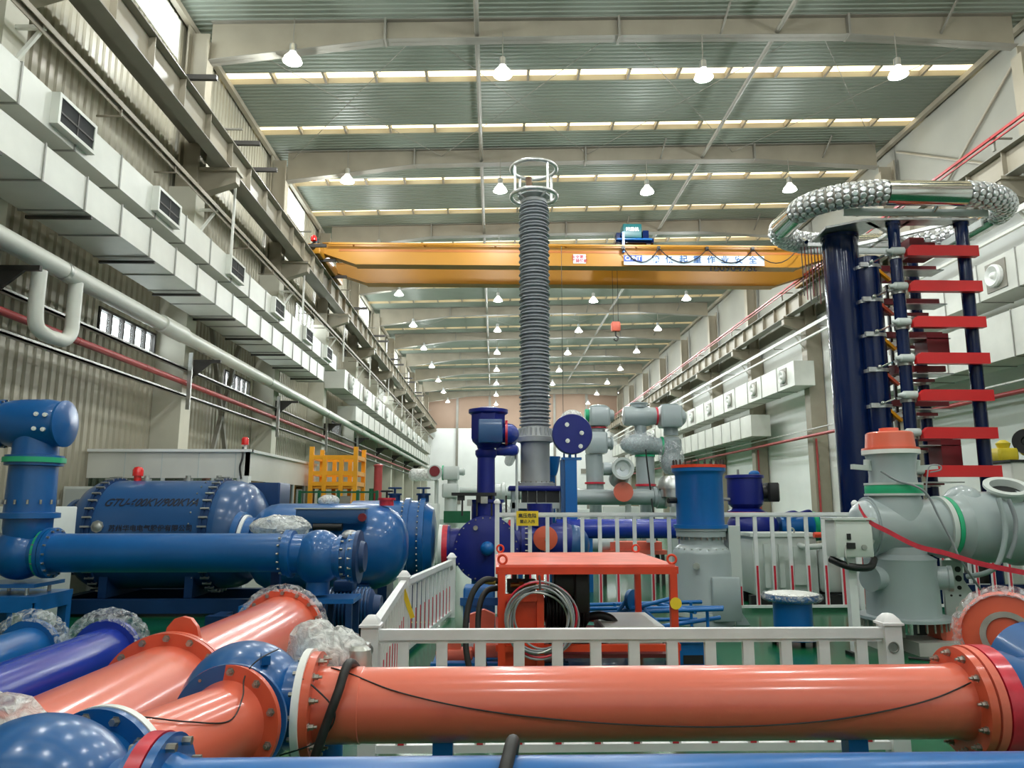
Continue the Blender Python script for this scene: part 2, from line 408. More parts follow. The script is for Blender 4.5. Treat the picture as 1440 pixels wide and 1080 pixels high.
# tie tubes and bracing rods under the roof
def brace(p,q,r,mt,nm='tie_rod'):
    o=S(nm,M().cyl(p,q,r,n=8),mt); return o
for k in range(2,12):
    y=FR[k]
    for x in (-.55,8.3): brace((x,y,zc(x)-.5),(x,y+BAY,zc(x)-.5),.07,'steel_grey','beam')
for k in (4,8):
    y=FR[k]
    for i in range(4):
        a=-8+i*5.85; b=a+5.85
        brace((a,y,zc(a)-.3),(b,y+BAY,zc(b)-.3),.011,'steel_grey','trim_2'); brace((b,y,zc(b)-.3),(a,y+BAY,zc(a)-.3),.011,'steel_grey','trim_2')
for k in (4,):     # wall bracing on the right, above the runway
    y=FR[k]
    for z0,z1 in ((11.6,15.9),(15.9,11.6)): brace((XR-.12,y+.3,z0),(XR-.12,y+BAY-.3,z1),.045,'steel_cream','trim_3')
for x,s in ((XL+.12,1),(XR-.14,-1)): S('trim_4',M().bx(x,YN,zc(x)-.22,x+s*.16,YB,zc(x)-.03),'steel_cream')
# cross bracing between two lower columns on the left
y=FR[4]+.3
for (a,za,b,zb) in ((y+1.2,0,y+5.8,9.5),(y+5.8,0,y+1.2,9.5)):
    S('trim_5',M().bar((XL+.35,a,za),(XL+.35,b,zb),.12,.12),'steel_grey')
# crane runway girders
def runway(x0,x1,s,red):
    nm='left' if s>0 else 'right'
    r=E('runway_beam','long cream crane runway beam on corbels along the %s wall'%('windowed' if s>0 else 'white'),'crane runway',(x0,40,11.2))
    xm=(x0+x1)/2
    P(r,'web_plate',M().bx(xm-.012,YN,11.23,xm+.012,YB-.5,11.98),'steel_cream')
    P(r,'flange',M().bx(x0,YN,11.2,x1,YB-.5,11.23).bx(x0-.02,YN,11.98,x1+.02,YB-.5,12.01),'steel_grey')
    P(r,'crane_rail',M().bx(xm-.04,YN,12.012,xm+.04,YB-.5,12.12),'steel_dark')
    st=None; n=0; y=3.6
    while y<YB-1 and n<60:
        if st is None: st=P(r,'stiffener',M().bx(xm-.16,y-.012,11.232,xm+.16,y+.012,11.978),'steel_cream'); 
        else: piece(st,r,(0,y-3.6,0))
        y+=BAY/5; n+=1
    # walkway plate between beam and wall
    P(r,'walkway_plate',M().bx(xm-s*.25,YN,12.02,xm-s*1.1,YB-.5,12.06),'steel_grey')
    if red: P(r,'conductor_rail',M().bx(xm+s*.30,YN,12.42,xm+s*.36,YB-.5,12.5).bx(xm+s*.30,YN,12.30,xm+s*.34,YB-.5,12.34),'pipe_red','red conductor rail')
    for k in range(1,13):
        y=FR[k]
        P(r,'rail_bracket',M().bx(xm-.3,y-.05,12.06,xm-.24,y+.05,12.5).bar((xm-s*.3,y,12.46),(xm+s*.36,y,12.46),.05),'steel_grey')
runway(-7.70,-7.34,1,False); runway(14.5,14.9,-1,True)
# dark outrigger arms above the left runway, cable rail below it
for i,y in enumerate((13.6,16.6,19.9,21.6,28.4,30.2,32.5,38,44.5,46,52,54,60,62,68,70)):
    T('outrigger_arm',M().bx(-7.95,y-.05,12.13,-6.75,y+.05,12.25).bx(-7.95,y-.07,12.12,-7.85,y+.07,12.3),'steel_dark','%s dark outrigger arm from the viewer on top of the left crane beam'%ORD[i+1],'arm','outrigger arms over the left crane beam')
def crail(x,z,s,nm,lab):
    r=E('cable_rail',lab,'rail',(x,40,z))
    P(r,'channel',M().bx(x-.05,YN,z,x+.05,YB-2,z+.03).bx(x-.05,YN,z-.17,x-.03,YB-2,z+.03).bx(x+.03,YN,z-.08,x+.05,YB-2,z),'steel_brown' if s>0 else 'offwhite')
    xi=-8.2 if s>0 else 15.4
    for k in range(1,13):
        y=FR[k]+.0
        P(r,'bracket',M().bar((x,y,z-.06),(xi,y,z-.06),.07).bar((x-s*.05,y,z-.08),(xi,y,z-.75),.06),'offwhite')
        for d in (2.6,5.2): P(r,'hanger',M().bar((x,y+d,z),(x,y+d,z-.25),.03).bar((x,y+d,z-.24),(x-s*.5,y+d,z-.24),.03),'steel_brown')
crail(-7.7,10.1,1,'a','brown channel cable rail on brackets under the left crane beam')
crail(14.9,10.35,-1,'b','white cable rail on brackets under the right crane beam')
T('guide_rail',M().bx(14.85,YN,9.75,14.95,YB-2,9.83),'offwhite','slim lower white rail running below the right cable rail','rail')
# vertical drop posts between rail and runway beam, left
for k in range(4,12):
    y=FR[k]+.9
    T('drop_post',M().bx(-7.62,y-.03,9.0,-7.56,y+.03,12.0),'offwhite','slim white drop post under the left crane beam, %s from the viewer'%ORD[k-3],'post','drop posts on the left crane beam')
# ------------------------------------------------ ducts
def duct(lab,x0,x1,z0,z1,y0,y1,step,grille=None,gs=1,gk='grille',outlet=False):
    d=E('air_duct',lab,'duct',((x0+x1)/2,(y0+y1)/2,z0)); y=y0; n=0
    xo=x1 if abs(x1)<abs(x0) else x0       # face toward the hall
    s=1 if xo<0 else -1
    a=P(d,'duct_section',M().bx(x0,y0,z0,x1,y0+step-.03,z1),'duct'); e=.025
    f=P(d,'joint_flange',M().bx(x0-e,y0+step-.03,z0-e,x1+e,y0+step,z1+e),'seam')
    k=1
    while y0+(k+1)*step<=y1+.01:
        piece(a,d,(0,k*step,0)); piece(f,d,(0,k*step,0)); k+=1
    P(d,'end_cap',M().bx(x0,y0+k*step,z0,x1,y0+k*step+.02,z1),'duct')
    if grille:
        for gy in grille:
            if gk=='grille':
                g=P(d,'grille',M().bx(xo+s*.10,gy,z0+.16,xo+s*.12,gy+1.0,z1-.06),'dark_hole')
                q=P(d,'grille_frame',M().bx(xo,gy-.06,z0+.10,xo+s*.14,gy,z1).bx(xo,gy+1.0,z0+.10,xo+s*.14,gy+1.06,z1).bx(xo,gy,z1-.06,xo+s*.14,gy+1,z1).bx(xo,gy,z0+.10,xo+s*.14,gy+1,z0+.16),'duct')
                P(d,'grille_bar',M().bx(xo+s*.12,gy,(z0+z1)/2,xo+s*.13,gy+1,(z0+z1)/2+.03).bx(xo+s*.12,gy+.5,z0+.16,xo+s*.13,gy+.53,z1-.06),'steel_dark')
            else:
                zc_=(z0+z1)/2
                P(d,'nozzle_plate',M().bx(xo,gy,zc_-.42,xo+s*.03,gy+.84,zc_+.42),'steel_grey')
                P(d,'jet_nozzle',M().lathe((xo+s*.03,gy+.42,zc_),(s,0,0),[(0,.33),(.1,.33),(.14,.28),(.1,.2),(.02,.14)],20).ell((xo+s*.09,gy+.42,zc_),.11,12,8),'white_ring')
    return d
duct('upper white air duct on the left wall with square grilles',-8.16,-7.157,7.926,8.564,1.368,33.278,1.504,[11.21,14.77,19.06,23.07,26.99,30.45])
duct('lower white air duct on the left wall under the grilled duct',-8.16,-7.066,6.978,7.562,1.368,31.181,1.203)
duct('far upper air duct on the left wall beyond the gap',-8.16,-7.203,7.47,8.382,35.102,83.879,2.006,[36.01,40.12,44.22,48.32,52.42,56.53,60.63,64.73,68.84,72.94],gk='noz')
duct('far lower air duct on the left wall beyond the gap',-8.16,-7.2,6.25,7.0,38.2,84,2.0)
duct('near upper air duct on the right wall with a round nozzle',14.4,15.39,7.9,9.0,6,27.5,1.65,[9.5,14.8,19.6,24.2],gk='noz')
duct('near lower air duct on the right wall behind the impulse tower',14.3,15.39,6.0,7.3,6,30.5,1.5)
duct('far upper air duct on the right wall with round nozzles',14.4,15.39,7.6,8.8,34.5,90,2.2,[35.4,39.6,43.9,48.2,52.5,56.8,61,65.4,70,75],gk='noz')
duct('far lower air duct on the right wall with a boxed end',14.3,15.39,5.7,6.9,40.5,90,1.8)
duct('mid upper air duct on the right wall, single nozzle at its end',14.4,15.39,7.9,9.0,29.1,30.6,1.5,[29.5],gk='noz') if 0 else None
hy=[2.75+2.413*k for k in range(12)]
vis=[y for y in hy if y>9]
for y in hy:
    T('duct_hanger',M().bx(-8.18,y-.03,6.90,-7.04,y+.03,6.955),'steel_dark','%s dark hanger bar from the viewer under the lower left air duct'%ORD[vis.index(y)+1] if y in vis else 'dark hanger bar under the near end of the lower left duct','bracket','duct hangers under the left duct')
# ------------------------------------------------ pipes on the left wall
def lpipe(nm,lab,x,z,r,mt,y0,y1,jn,cat='pipe'):
    d=E(nm,lab,cat,(x,(y0+y1)/2,z-r))
    P(d,'pipe_run',M().cyl((x,y0,z),(x,y1,z),r,n=20),mt)
    for y in jn: P(d,'pipe_band',M().cyl((x,y-.05,z),(x,y+.05,z),r*1.08,n=20),'galv' if mt!='pipe_red' else mt)
    return d
d=lpipe('steam_pipe','thick white insulated pipe along the left wall below the ducts',-7.55,6.03,.155,'pipe_white',2,90,[12.6,16.5,17.6,24.5,33,41.5,50,58])
P(d,'pipe_sleeve',M().cyl((-7.55,16.4,6.03),(-7.55,17.6,6.03),.2,n=20),'pipe_white')
bend=curve([(-7.55,11.9,6.0),(-7.55,11.95,5.7),(-7.55,11.98,5.1),(-7.5,11.9,4.93),(-7.45,11.6,4.88),(-7.4,11.35,4.95),(-7.4,11.3,5.2),(-7.4,11.3,5.6)],5)
d=lpipe('return_pipe','second white insulated pipe behind the thick one',-7.97,6.24,.18,'pipe_white',2,35.5,[20,28.5])
d=E('expansion_loop','white insulated pipe loop hanging down from the thick pipe','pipe',(-7.5,12,4.8))
P(d,'pipe_bend',M().tube(curve([(-7.55,13.0,5.95),(-7.55,13.0,5.3),(-7.55,12.98,5.0),(-7.55,12.8,4.83),(-7.55,12.5,4.8),(-7.55,12.3,4.8),(-7.6,12.1,4.9),(-7.62,12.05,5.2),(-7.62,12.05,5.85)],5),.12,14),'pipe_white')
d=lpipe('fire_pipe','red fire main along the left wall below the white pipes',-8.1,5.12,.07,'pipe_red',2,92,[14.2,17,20.5,25,30,36,43,50])
d=lpipe('fire_pipe','red fire main sloping away along the right wall',15.1,5.18,.075,'pipe_red',2,92,[20,27,34,41,48])
for lab,x,z in (('grey conduit along the left wall under the red pipe',-8.13,4.77),('grey conduit along the left wall above the red pipe',-8.13,5.46)):
    T('conduit',M().bx(x-.05,2,z-.02,x+.05,90,z+.02).bx(x-.05,2,z-.02,x-.04,90,z+.06).bx(x+.04,2,z-.02,x+.05,90,z+.06),'galv',lab,'conduit')
T('conduit',M().bx(15.1,2,5.48,15.2,90,5.53),'galv','grey conduit along the right wall above the red pipe','conduit')
for k in range(3,12):
    y=FR[k]
    T('pipe_bracket',M().bx(-8.19,y-.04,5.72,-7.35,y+.04,5.8).prism([(-8.2,y-.03,5.72),(-7.6,y-.03,5.72),(-8.2,y-.03,5.2)],(0,.06,0)),'steel_dark','dark triangular pipe bracket on the %s left column from the viewer'%ORD[k-2],'bracket','pipe brackets on the left columns')
for k in range(3,8):
    y=FR[k]
    T('wall_channel',M().bx(-8.0,y-.5,4.4,-7.9,y-.44,5.9),'galv','thin grey hanger post beside the %s left column from the viewer'%ORD[k-2],'post','grey hanger posts on the left')
# pipes on columns, right
for k in (5,6,7):
    y=FR[k]-.35
    T('drain_pipe',M().cyl((15.55,y,0),(15.55,y,5.1),.05,n=10),'pipe_red','thin red standpipe on the %s column along the right wall'%ORD[k-3],'pipe','red standpipes on the right columns')
# ------------------------------------------------ high-bay lamps
lp=None; ld=bpy.data.lights.new('lamp_light','POINT'); ld.shadow_soft_size=.16; ld.energy=LAMP_W; ld.color=(.93,.985,1.0)
def lamp(x,y,lab):
    global lp
    zl=14.45 if x<-3 else 14.12 if x<10 else 14.28
    if lp is None:
        lp=E('high_bay_lamp',lab,'lamp',(x,y,zl),'high-bay lamps')
        P(lp,'lamp_shade',M().lathe((x,y,zl),(0,0,1),[(0,.27),(.1,.24),(.22,.14),(.30,.09),(.30,.02)],20,False),'lamp_glass')
        P(lp,'lamp_lens',M().lathe((x,y,zl+.02),(0,0,1),[(0,.02),(-.03,.2),(.0,.235),(.03,.2)],20),'lens')
        P(lp,'gear_box',M().lathe((x,y,zl+.30),(0,0,1),[(0,.1),(.22,.1),(.25,.06)],12),'alu')
        P(lp,'hanging_rod',M().cyl((x,y,zl+.5),(x,y,zl+1.35),.015,n=6),'steel_grey')
        r=lp
    else: r=dup(lp,(x,y,zl),lab)
    l=bpy.data.objects.new('lamp_light',ld); COL.objects.link(l); l.parent=r; l.location=(0,0,-.13)
for k,y in enumerate(FR):
    if y<YN+1: continue
    for c,x in enumerate((-5.8,.2,6.0,11.7)):
        lamp(x,y-.2,'lit bell-shaped high-bay lamp, %s from the left in the %s lamp row from the viewer'%(ORD[c+1],ORD[k-3]) if k>3 else 'lit bell-shaped high-bay lamp over the end of the hall behind the viewer')
# ================================================================ FOREGROUND PIPEWORK
def flange(m,p,d,ri,ro,h,n=40): return m.ring(p,d,ri,ro,h,n)
def sph(m,c,r): return m.ell(c,r,36,20)
# --- blue bus-duct tee with ball body, joining the long orange duct and the short one
bY=4.72; bz=.80
c=V((-1.50,bY,bz))
t=E('tee_joint','blue ball-shaped tee joint between the long and the short orange ducts','pipe joint',(c.x,c.y,0))
P(t,'ball_body',sph(M(),c,.37),'blue')
m=M().cyl(c+V((.2,0,0)),c+V((.40,0,0)),.245,n=40); m.ring(c+V((.36,0,0)),(1,0,0),.22,.315,.035,48); P(t,'side_flange',m,'blue')
m=M().cyl(c+V((.02,-.2,0)),c+V((.04,-.36,0)),.245,n=40); m.ring(c+V((.04,-.35,0)),(.03,-1,0),.22,.315,.03,48); P(t,'front_flange',m,'blue')
P(t,'bolt',M().bolts(c+V((.36,0,0)),(-1,0,0),.28,14,.014,.03),'bolt',kind='stuff')
m=M().box(c+V((.14,-.10,.30)),(.05,.24,.05),.35); P(t,'lifting_bar',m,'blue')
P(t,'support_foot',M().cyl((c.x,c.y,0),(c.x,c.y,.5),.09,n=20).cyl((c.x,c.y,0),(c.x,c.y,.03),.2,n=24),'blue')
# --- long orange duct
x0,x1=-1.10,2.96; r=.213
t=E('bus_duct','long straight orange duct lying across the foreground before the railing','pipe',((x0+x1)/2,bY,0))
P(t,'duct_tube',M().lathe((x0+.03,bY,bz),(1,0,0),[(0,r*1.02),(.28,r*1.02),(.285,r),(x1-x0-.20,r),(x1-x0-.06,r*1.10)],64),'orange_pipe')
P(t,'flange',M().ring((x0,bY,bz),(1,0,0),.19,.305,.05,64),'orange_flange')
P(t,'flange',M().ring((x1-.10,bY,bz),(1,0,0),.19,.318,.05,64),'orange_flange')
P(t,'flange',M().ring((x1-.04,bY,bz),(1,0,0),.19,.325,.05,64),'red_pale',label='paler outer flange ring')
P(t,'insulating_ring',M().ring((x0-.042,bY,bz),(1,0,0),.2,.322,.042,64),'white_ring',label='white insulating ring')
b0=None
for i in range(12):
    a=2*pi*i/12+.2; p=(x0+.05,bY+.265*math.cos(a),bz+.265*math.sin(a))
    mk=lambda p: M().lathe(p,(1,0,0),[(0,.024),(.006,.024),(.006,.017),(.03,.017)],6).cyl((p[0]+.03,p[1],p[2]),(p[0]+.05,p[1],p[2]),.009,n=6)
    if b0 is None: b0=P(t,'bolt',mk(p),'bolt'); bp=V(p)
    else: piece(b0,t,V(p)-bp)
b1=None
for i in range(12):
    a=2*pi*i/12+.35; p=(x1-.10,bY+.28*math.cos(a),bz+.28*math.sin(a))
    mk=lambda p: M().lathe(p,(-1,0,0),[(0,.024),(.006,.024),(.006,.017),(.03,.017)],6).cyl((p[0]-.03,p[1],p[2]),(p[0]-.05,p[1],p[2]),.009,n=6)
    if b1 is None: b1=P(t,'bolt',mk(p),'bolt'); bp1=V(p)
    else: piece(b1,t,V(p)-bp1)
for x in (-.3,2.2):
    P(t,'support_leg',M().bx(x-.06,bY-.05,0,x+.06,bY+.05,bz-r+.01).bx(x-.12,bY-.15,0,x+.12,bY+.15,.03),'blue_bright')
def onpipe(x,a,e=.008): return (x,bY-(r+e)*math.cos(a),bz+(r+e)*math.sin(a))
pts=[(-.86,.10,1.2),]; W=[(-.98,1.45),(-.86,1.15),(-.55,.55),(-.1,.12),(.4,-.16),(.9,-.33),(1.4,-.38),(1.9,-.25),(2.3,.02),(2.6,.32),(2.85,.72)]
T('wire',M().tube(curve([onpipe(x,a) for x,a in W],8),.0042,6),'black','thin black wire sagging along the long orange duct','wire')
T('wire',M().tube(curve([(-1.14,bY-.22,bz+.22),(-1.02,bY-.24,bz+.15),(-.9,bY-.26,bz+.02),(-.98,bY-.27,bz-.12),(-1.2,bY-.27,bz-.2)],8),.005,6),'black','short black wire looping over the left flange of the long duct','wire')
# red-taped blue joint right of the long duct
t=E('end_joint','blue joint wrapped with red tape at the far right end of the long duct','pipe joint',(3.3,bY,0))
P(t,'joint_body',M().lathe((3.07,bY,bz),(1,0,0),[(0,.30),(.1,.29),(.2,.25),(.75,.24)],48).ell((3.75,bY,bz),.36,32,16),'blue')
P(t,'red_tape',M().ring((2.98,bY,bz),(1,0,0),.2,.328,.095,64),'red_tape',label='red tape wrap')
P(t,'support_foot',M().cyl((3.7,bY,0),(3.7,bY,.5),.09,n=20),'blue')
P(t,'bolt',M().bolts((3.075,bY,bz),(1,0,0),.275,12,.014,.03),'bolt',kind='stuff')
P(t,'upper_branch',M().cyl((3.75,bY+.1,bz),(3.75,bY+.62,bz+.12),.27,n=36),'blue')
# orange wrapped flange on the far right
fc=V((3.72,5.45,1.05)); fd=V((-.45,-.5,.12)).normalized()
t=E('end_flange','orange round end flange rimmed with crinkled plastic film at the right edge','pipe end',(fc.x,fc.y,0))
P(t,'flange_disc',M().lathe(fc,fd,[(0,.29),(.04,.29),(.05,.24),(.06,.0)],48).cyl(fc-fd*.3,fc,.24,n=32),'orange_flange')
P(t,'inner_ring',M().ring(fc+fd*.05,fd,.13,.17,.02,32),'galv',label='grey inner ring')
rr=random.Random(3)
def crinkle(c,d,R,w,n=48,amp=.02,rings=7,seed=1):
    g=random.Random(seed); m=M(); x,y,d=basis(d); c=V(c); L=[]; f=[]
    for k in range(rings):
        q=k/(rings-1); a=pi*(q); 
        for i in range(n):
            th=2*pi*i/n; rad=R-w*.5+w*.5*math.cos(a*1.0)*1.0 if 0 else R+ (w*.45*math.sin(a)-w*.5*q*0)
            tt=(q-.5)*w; rr_=rad+g.uniform(-amp,amp)
            if k in(0,rings-1): rr_=R*.97+g.uniform(-amp,amp)*.5
            L.append(c+d*(tt+g.uniform(-amp,amp)*.6)+x*(rr_*math.cos(th))+y*(rr_*math.sin(th)))
    for k in range(rings-1):
        for i in range(n):
            j=(i+1)%n; f.append((k*n+i,k*n+j,k*n+n+j,k*n+n+i))
    return m.add(L,f)
P(t,'plastic_film',crinkle(fc+fd*.02,fd,.285,.16,90,.010,9,4),'film',label='clear plastic film')
P(t,'film_gasket',M().lathe(fc-fd*.02,fd,[(0,.30),(.05,.315),(.08,.29)],48,False),'red_pale',label='pink film over the rim')
P(t,'support_leg',M().cyl((fc.x+.15,fc.y+.15,0),(fc.x+.15,fc.y+.15,.85),.06,n=16),'blue')
# --- short orange duct between the two blue balls
A=V((-1.655,3.40,.83)); B=V((-1.465,4.36,bz)); d=(B-A).normalized()
t=E('bus_duct','short orange duct joining the two blue ball joints','pipe',(A+B)/2*1-V((0,0,bz)))
L=(B-A).length
P(t,'duct_tube',M().lathe(A,d,[(0,.225),(L-.10,.21),(L-.02,.235)],56),'orange_pipe')
P(t,'flange',M().ring(B-d*.035,d,.19,.312,.035,64),'orange_flange')
P(t,'insulating_ring',M().ring(A-d*.03,d,.2,.312,.035,64),'white_ring',label='white insulating ring')
b0=None; x,y,_=basis(d)
for i in range(10):
    a=2*pi*i/10+.35; p=B-d*.035+x*(.275*math.cos(a))+y*(.275*math.sin(a))
    if b0 is None: b0=P(t,'bolt',M().lathe(p,-d,[(0,.024),(.005,.024),(.005,.017),(.022,.017),(.022,.009),(.034,.009)],6),'bolt'); bp=p
    else: piece(b0,t,p-bp)
pl=B-d*.04+V((.255,-.0,-.06))
P(t,'name_plate',M().box(pl,(.05,.008,.16),math.atan2(d.y,d.x)-pi/2),'galv')
wp=[A+V((-.22,.02,.17)),A+d*.02+V((-.1,0,.26)),A+d*.12+V((.05,0,.235)),A+d*.3+V((.16,0,.17)),A+d*.6+V((.2,0,.10)),A+d*.8+V((.16,0,.17)),B-d*.05+V((.1,0,.25)),B+V((.14,0,.33)),B+d*.2+V((.16,0,.36))]
T('wire',M().tube(curve(wp,8),.0042,6),'black','thin black wire curling over the short orange duct','wire')
# --- front blue ball, taped flange and the blue duct along the bottom edge
bzF=.865
F=V((-1.72,3.0,bzF-.02)); 
t=E('tee_joint','blue ball-shaped tee joint at the bottom left corner, nearest the viewer','pipe joint',(F.x,F.y,0))
P(t,'ball_body',M().ell(F,.36,48,28),'blue')
P(t,'rear_flange',M().cyl(F+d*.2,A-d*.03,.235,n=48).ring(A-d*.07,d,.2,.308,.035,64),'blue')
P(t,'right_flange',M().cyl(F+V((.2,0,0)),F+V((.44,0,0)),.2,n=40).ring(F+V((.38,0,0)),(1,0,0),.18,.27,.03,56),'blue')
P(t,'left_flange',M().cyl(F-V((.2,0,0)),F-V((.5,-.05,0)),.22,n=40).ring(F-V((.46,-.05,0)),(-1,.1,0),.18,.30,.03,56),'blue')
b0=None
for i in range(12):
    a=2*pi*i/12+.3; p=A-d*.07+x*(.275*math.cos(a))+y*(.275*math.sin(a))
    if b0 is None: b0=P(t,'bolt',M().lathe(p,-d,[(0,.022),(.004,.022),(.004,.016),(.025,.016)],6),'bolt'); bp=p
    else: piece(b0,t,p-bp)
P(t,'bolt',M().bolts(F+V((.38,0,0)),(-1,0,0),.24,10,.017,.03,.3),'bolt',kind='stuff')
P(t,'bolt',M().bolts(F-V((.46,-.05,0)),(1,-.1,0),.265,10,.017,.03,.3),'bolt',kind='stuff')
P(t,'support_foot',M().cyl((F.x,F.y,0),(F.x,F.y,.5),.1,n=20),'blue')
t=E('bus_duct','glossy blue duct along the bottom edge of the view','pipe',(1.0,3.0,0))
xs=F.x+.41; 
P(t,'flange',M().ring((xs+.06,3.0,bzF),(1,0,0),.18,.27,.035,56),'blue')
P(t,'red_tape',M().ring((xs,3.0,bzF),(1,0,0),.18,.275,.055,56),'red_tape',label='red tape ring')
P(t,'duct_tube',M().lathe((xs+.09,3.0,bzF),(1,0,0),[(0,.2),(.06,.178),(4.6,.178)],56),'blue_bright')
P(t,'bolt',M().bolts((xs+.095,3.0,bzF),(1,0,0),.24,10,.017,.035,.5),'bolt',kind='stuff')
for xx in (-.4,2.4): P(t,'support_leg',M().bx(xx-.05,2.95,0,xx+.05,3.05,.71),'blue')
T('hose',M().tube(curve([(.085,3.3,.0),(.085,3.25,.5),(.075,3.2,.93),(.08,3.08,1.075),(.06,2.95,1.07),(.03,2.82,.95),(.02,2.8,.5),(.02,2.8,.02)],8),.026,12),'rubber','black hose draped over the blue duct at the bottom edge','hose')
# --- large orange diagonal duct on the left
A=V((-2.34,3.62,.62)); Mi=V((-2.34,5.6,.61)); B=V((-2.40,8.75,.56))
t=E('bus_duct','thick orange duct running away at the left, nearer section with bolted collar','pipe',(A.x,(A.y+Mi.y)/2,0))
d=(Mi-A).normalized(); L=(Mi-A).length
P(t,'duct_tube',M().lathe(A,d,[(0,.38),(L,.385)],72),'orange_pipe')
P(t,'flange',M().ring(Mi-d*.05,d,.36,.47,.045,72),'orange_flange')
x,y,_=basis(d); b0=None
for i in range(16):
    a=2*pi*i/16; p=Mi-d*.05+x*(.435*math.cos(a))+y*(.435*math.sin(a))
    if b0 is None: b0=P(t,'bolt',M().lathe(p,-d,[(0,.026),(.006,.026),(.006,.019),(.03,.019)],6),'bolt'); bp=p
    else: piece(b0,t,p-bp)
P(t,'end_flange',M().ring(A,-d,.3,.45,.05,64),'red_pale')
P(t,'plastic_film',crinkle(A-d*.02,d,.44,.22,60,.022,7,8),'film_thick',label='crumpled clear plastic wrap').scale=(1,1,1)
P(t,'end_cover',M().lathe(A-d*.05,-d,[(0,.44),(.03,.43),(.06,.3),(.07,0)],48,False),'film_thick',label='plastic sheet over the open end')
P(t,'support_cradle',M().bx(A.x-.3,4.3,0,A.x+.3,4.42,.26),'blue_bright')
t=E('bus_duct','thick orange duct running away at the left, farther section with lifting lug','pipe',(Mi.x,7.2,0))
d=(B-Mi).normalized(); L=(B-Mi).length
P(t,'duct_tube',M().lathe(Mi,d,[(0,.385),(L-.5,.385),(L-.03,.40)],72),'orange_pipe')
P(t,'flange',M().ring(Mi,d,.36,.47,.045,72),'orange_flange')
P(t,'end_flange',M().ring(B-d*.06,d,.36,.475,.05,64),'orange_flange')
P(t,'bolt',M().bolts(B-d*.06,-d,.435,16,.022,.03),'bolt',kind='stuff')
lug=V((Mi.x+.02,Mi.y+.16,Mi.z+.38))
P(t,'lifting_lug',M().prism([lug+V((-.14,0,-.02)),lug+V((.14,0,-.02)),lug+V((.11,0,.10)),lug+V((.06,0,.16)),lug+V((0,0,.175)),lug+V((-.06,0,.16)),lug+V((-.11,0,.10))],(0,.05,0)),'orange_flange')
P(t,'plastic_film',crinkle(B-d*.02,d,.47,.14,90,.009,9,5),'film',label='clear plastic film over the rim')
P(t,'end_cover',M().lathe(B-d*.01,d,[(0,.46),(.03,.3),(.04,0)],40,False),'film_thick')
P(t,'support_cradle',M().bx(Mi.x-.3,7.6,0,Mi.x+.3,7.72,.21),'blue_bright')
# --- plastic wrapped valve behind the ball, with its hose
v=V((-1.06,5.15,.98))
t=E('wrapped_valve','valve bundled in white plastic film with a grey cap, beside the blue ball','valve',(v.x,v.y,0))
g=random.Random(5); m=M()
m.ell((0,0,0),(.25,.2,.2),22,14); m.v=[tuple(V(p)*(1+g.uniform(-.09,.09))+v) for p in m.v]
P(t,'plastic_film',m,'film_thick',label='crumpled white plastic film')
m=M(); m.ell((0,0,0),(.17,.14,.2),16,12); m.v=[tuple(V(p)*(1+g.uniform(-.09,.09))+v+V((-.13,-.03,.06))) for p in m.v]; P(t,'plastic_film',m,'film_thick')
P(t,'valve_cap',M().lathe(v+V((.18,-.1,-.07)),(.02,0,1),[(0,.085),(.1,.085),(.15,.075),(.17,.05)],24),'galv',label='grey metal cap')
P(t,'valve_stem',M().cyl((v.x,v.y,0),(v.x,v.y,v.z-.05),.08,n=20),'blue')
P(t,'strap',M().bar(v+V((-.28,-.14,-.12)),v+V((-.08,-.2,.1)),.06,.01),'white_ring')
T('hose',M().tube(curve([v+V((.2,-.12,-.07)),(-.86,4.62,1.06),(-.89,4.475,.93),(-.94,4.455,.78),(-1.0,4.46,.6),(-1.05,4.5,.42),(-1.1,4.55,.1),(-1.1,4.56,.02)],8),.027,12),'rubber','thick black hose hanging from the wrapped valve over the long duct','hose')
# --- violet-blue ducts lying at the left edge
def lying(lab,A,B,r,mt,seed):
    A=V(A); B=V(B); d=(B-A).normalized()
    t=E('bus_duct',lab,'pipe',((A.x+B.x)/2,(A.y+B.y)/2,0))
    P(t,'duct_tube',M().cyl(A,B,r,n=48),mt)
    P(t,'flange',M().ring(B-d*.05,d,r*.8,r*1.32,.06,48),mt)
    P(t,'plastic_film',crinkle(B-d*.0,d,r*1.34,r*.9,90,r*.05,11,seed),'film',label='crinkled clear plastic wrap')
    P(t,'end_cover',M().lathe(B+d*.12,d,[(0,r*1.3),(.05,r*.9),(.06,0)],40,False),'film_thick')
    for q in (.15,.8):
        c=A.lerp(B,q); P(t,'support_cradle',M().bx(c.x-r*.8,c.y-.05,0,c.x+r*.8,c.y+.05,c.z-r*.75),'blue_bright')
    return t
lying('violet-blue glossy duct with plastic wrapped end at the lower left',(-3.62,3.4,.56),(-3.92,7.9,.50),.255,'blue_violet',11)
lying('dark blue duct with wrapped end behind the violet-blue one',(-4.9,5.6,.42),(-5.05,8.5,.42),.25,'blue',12)
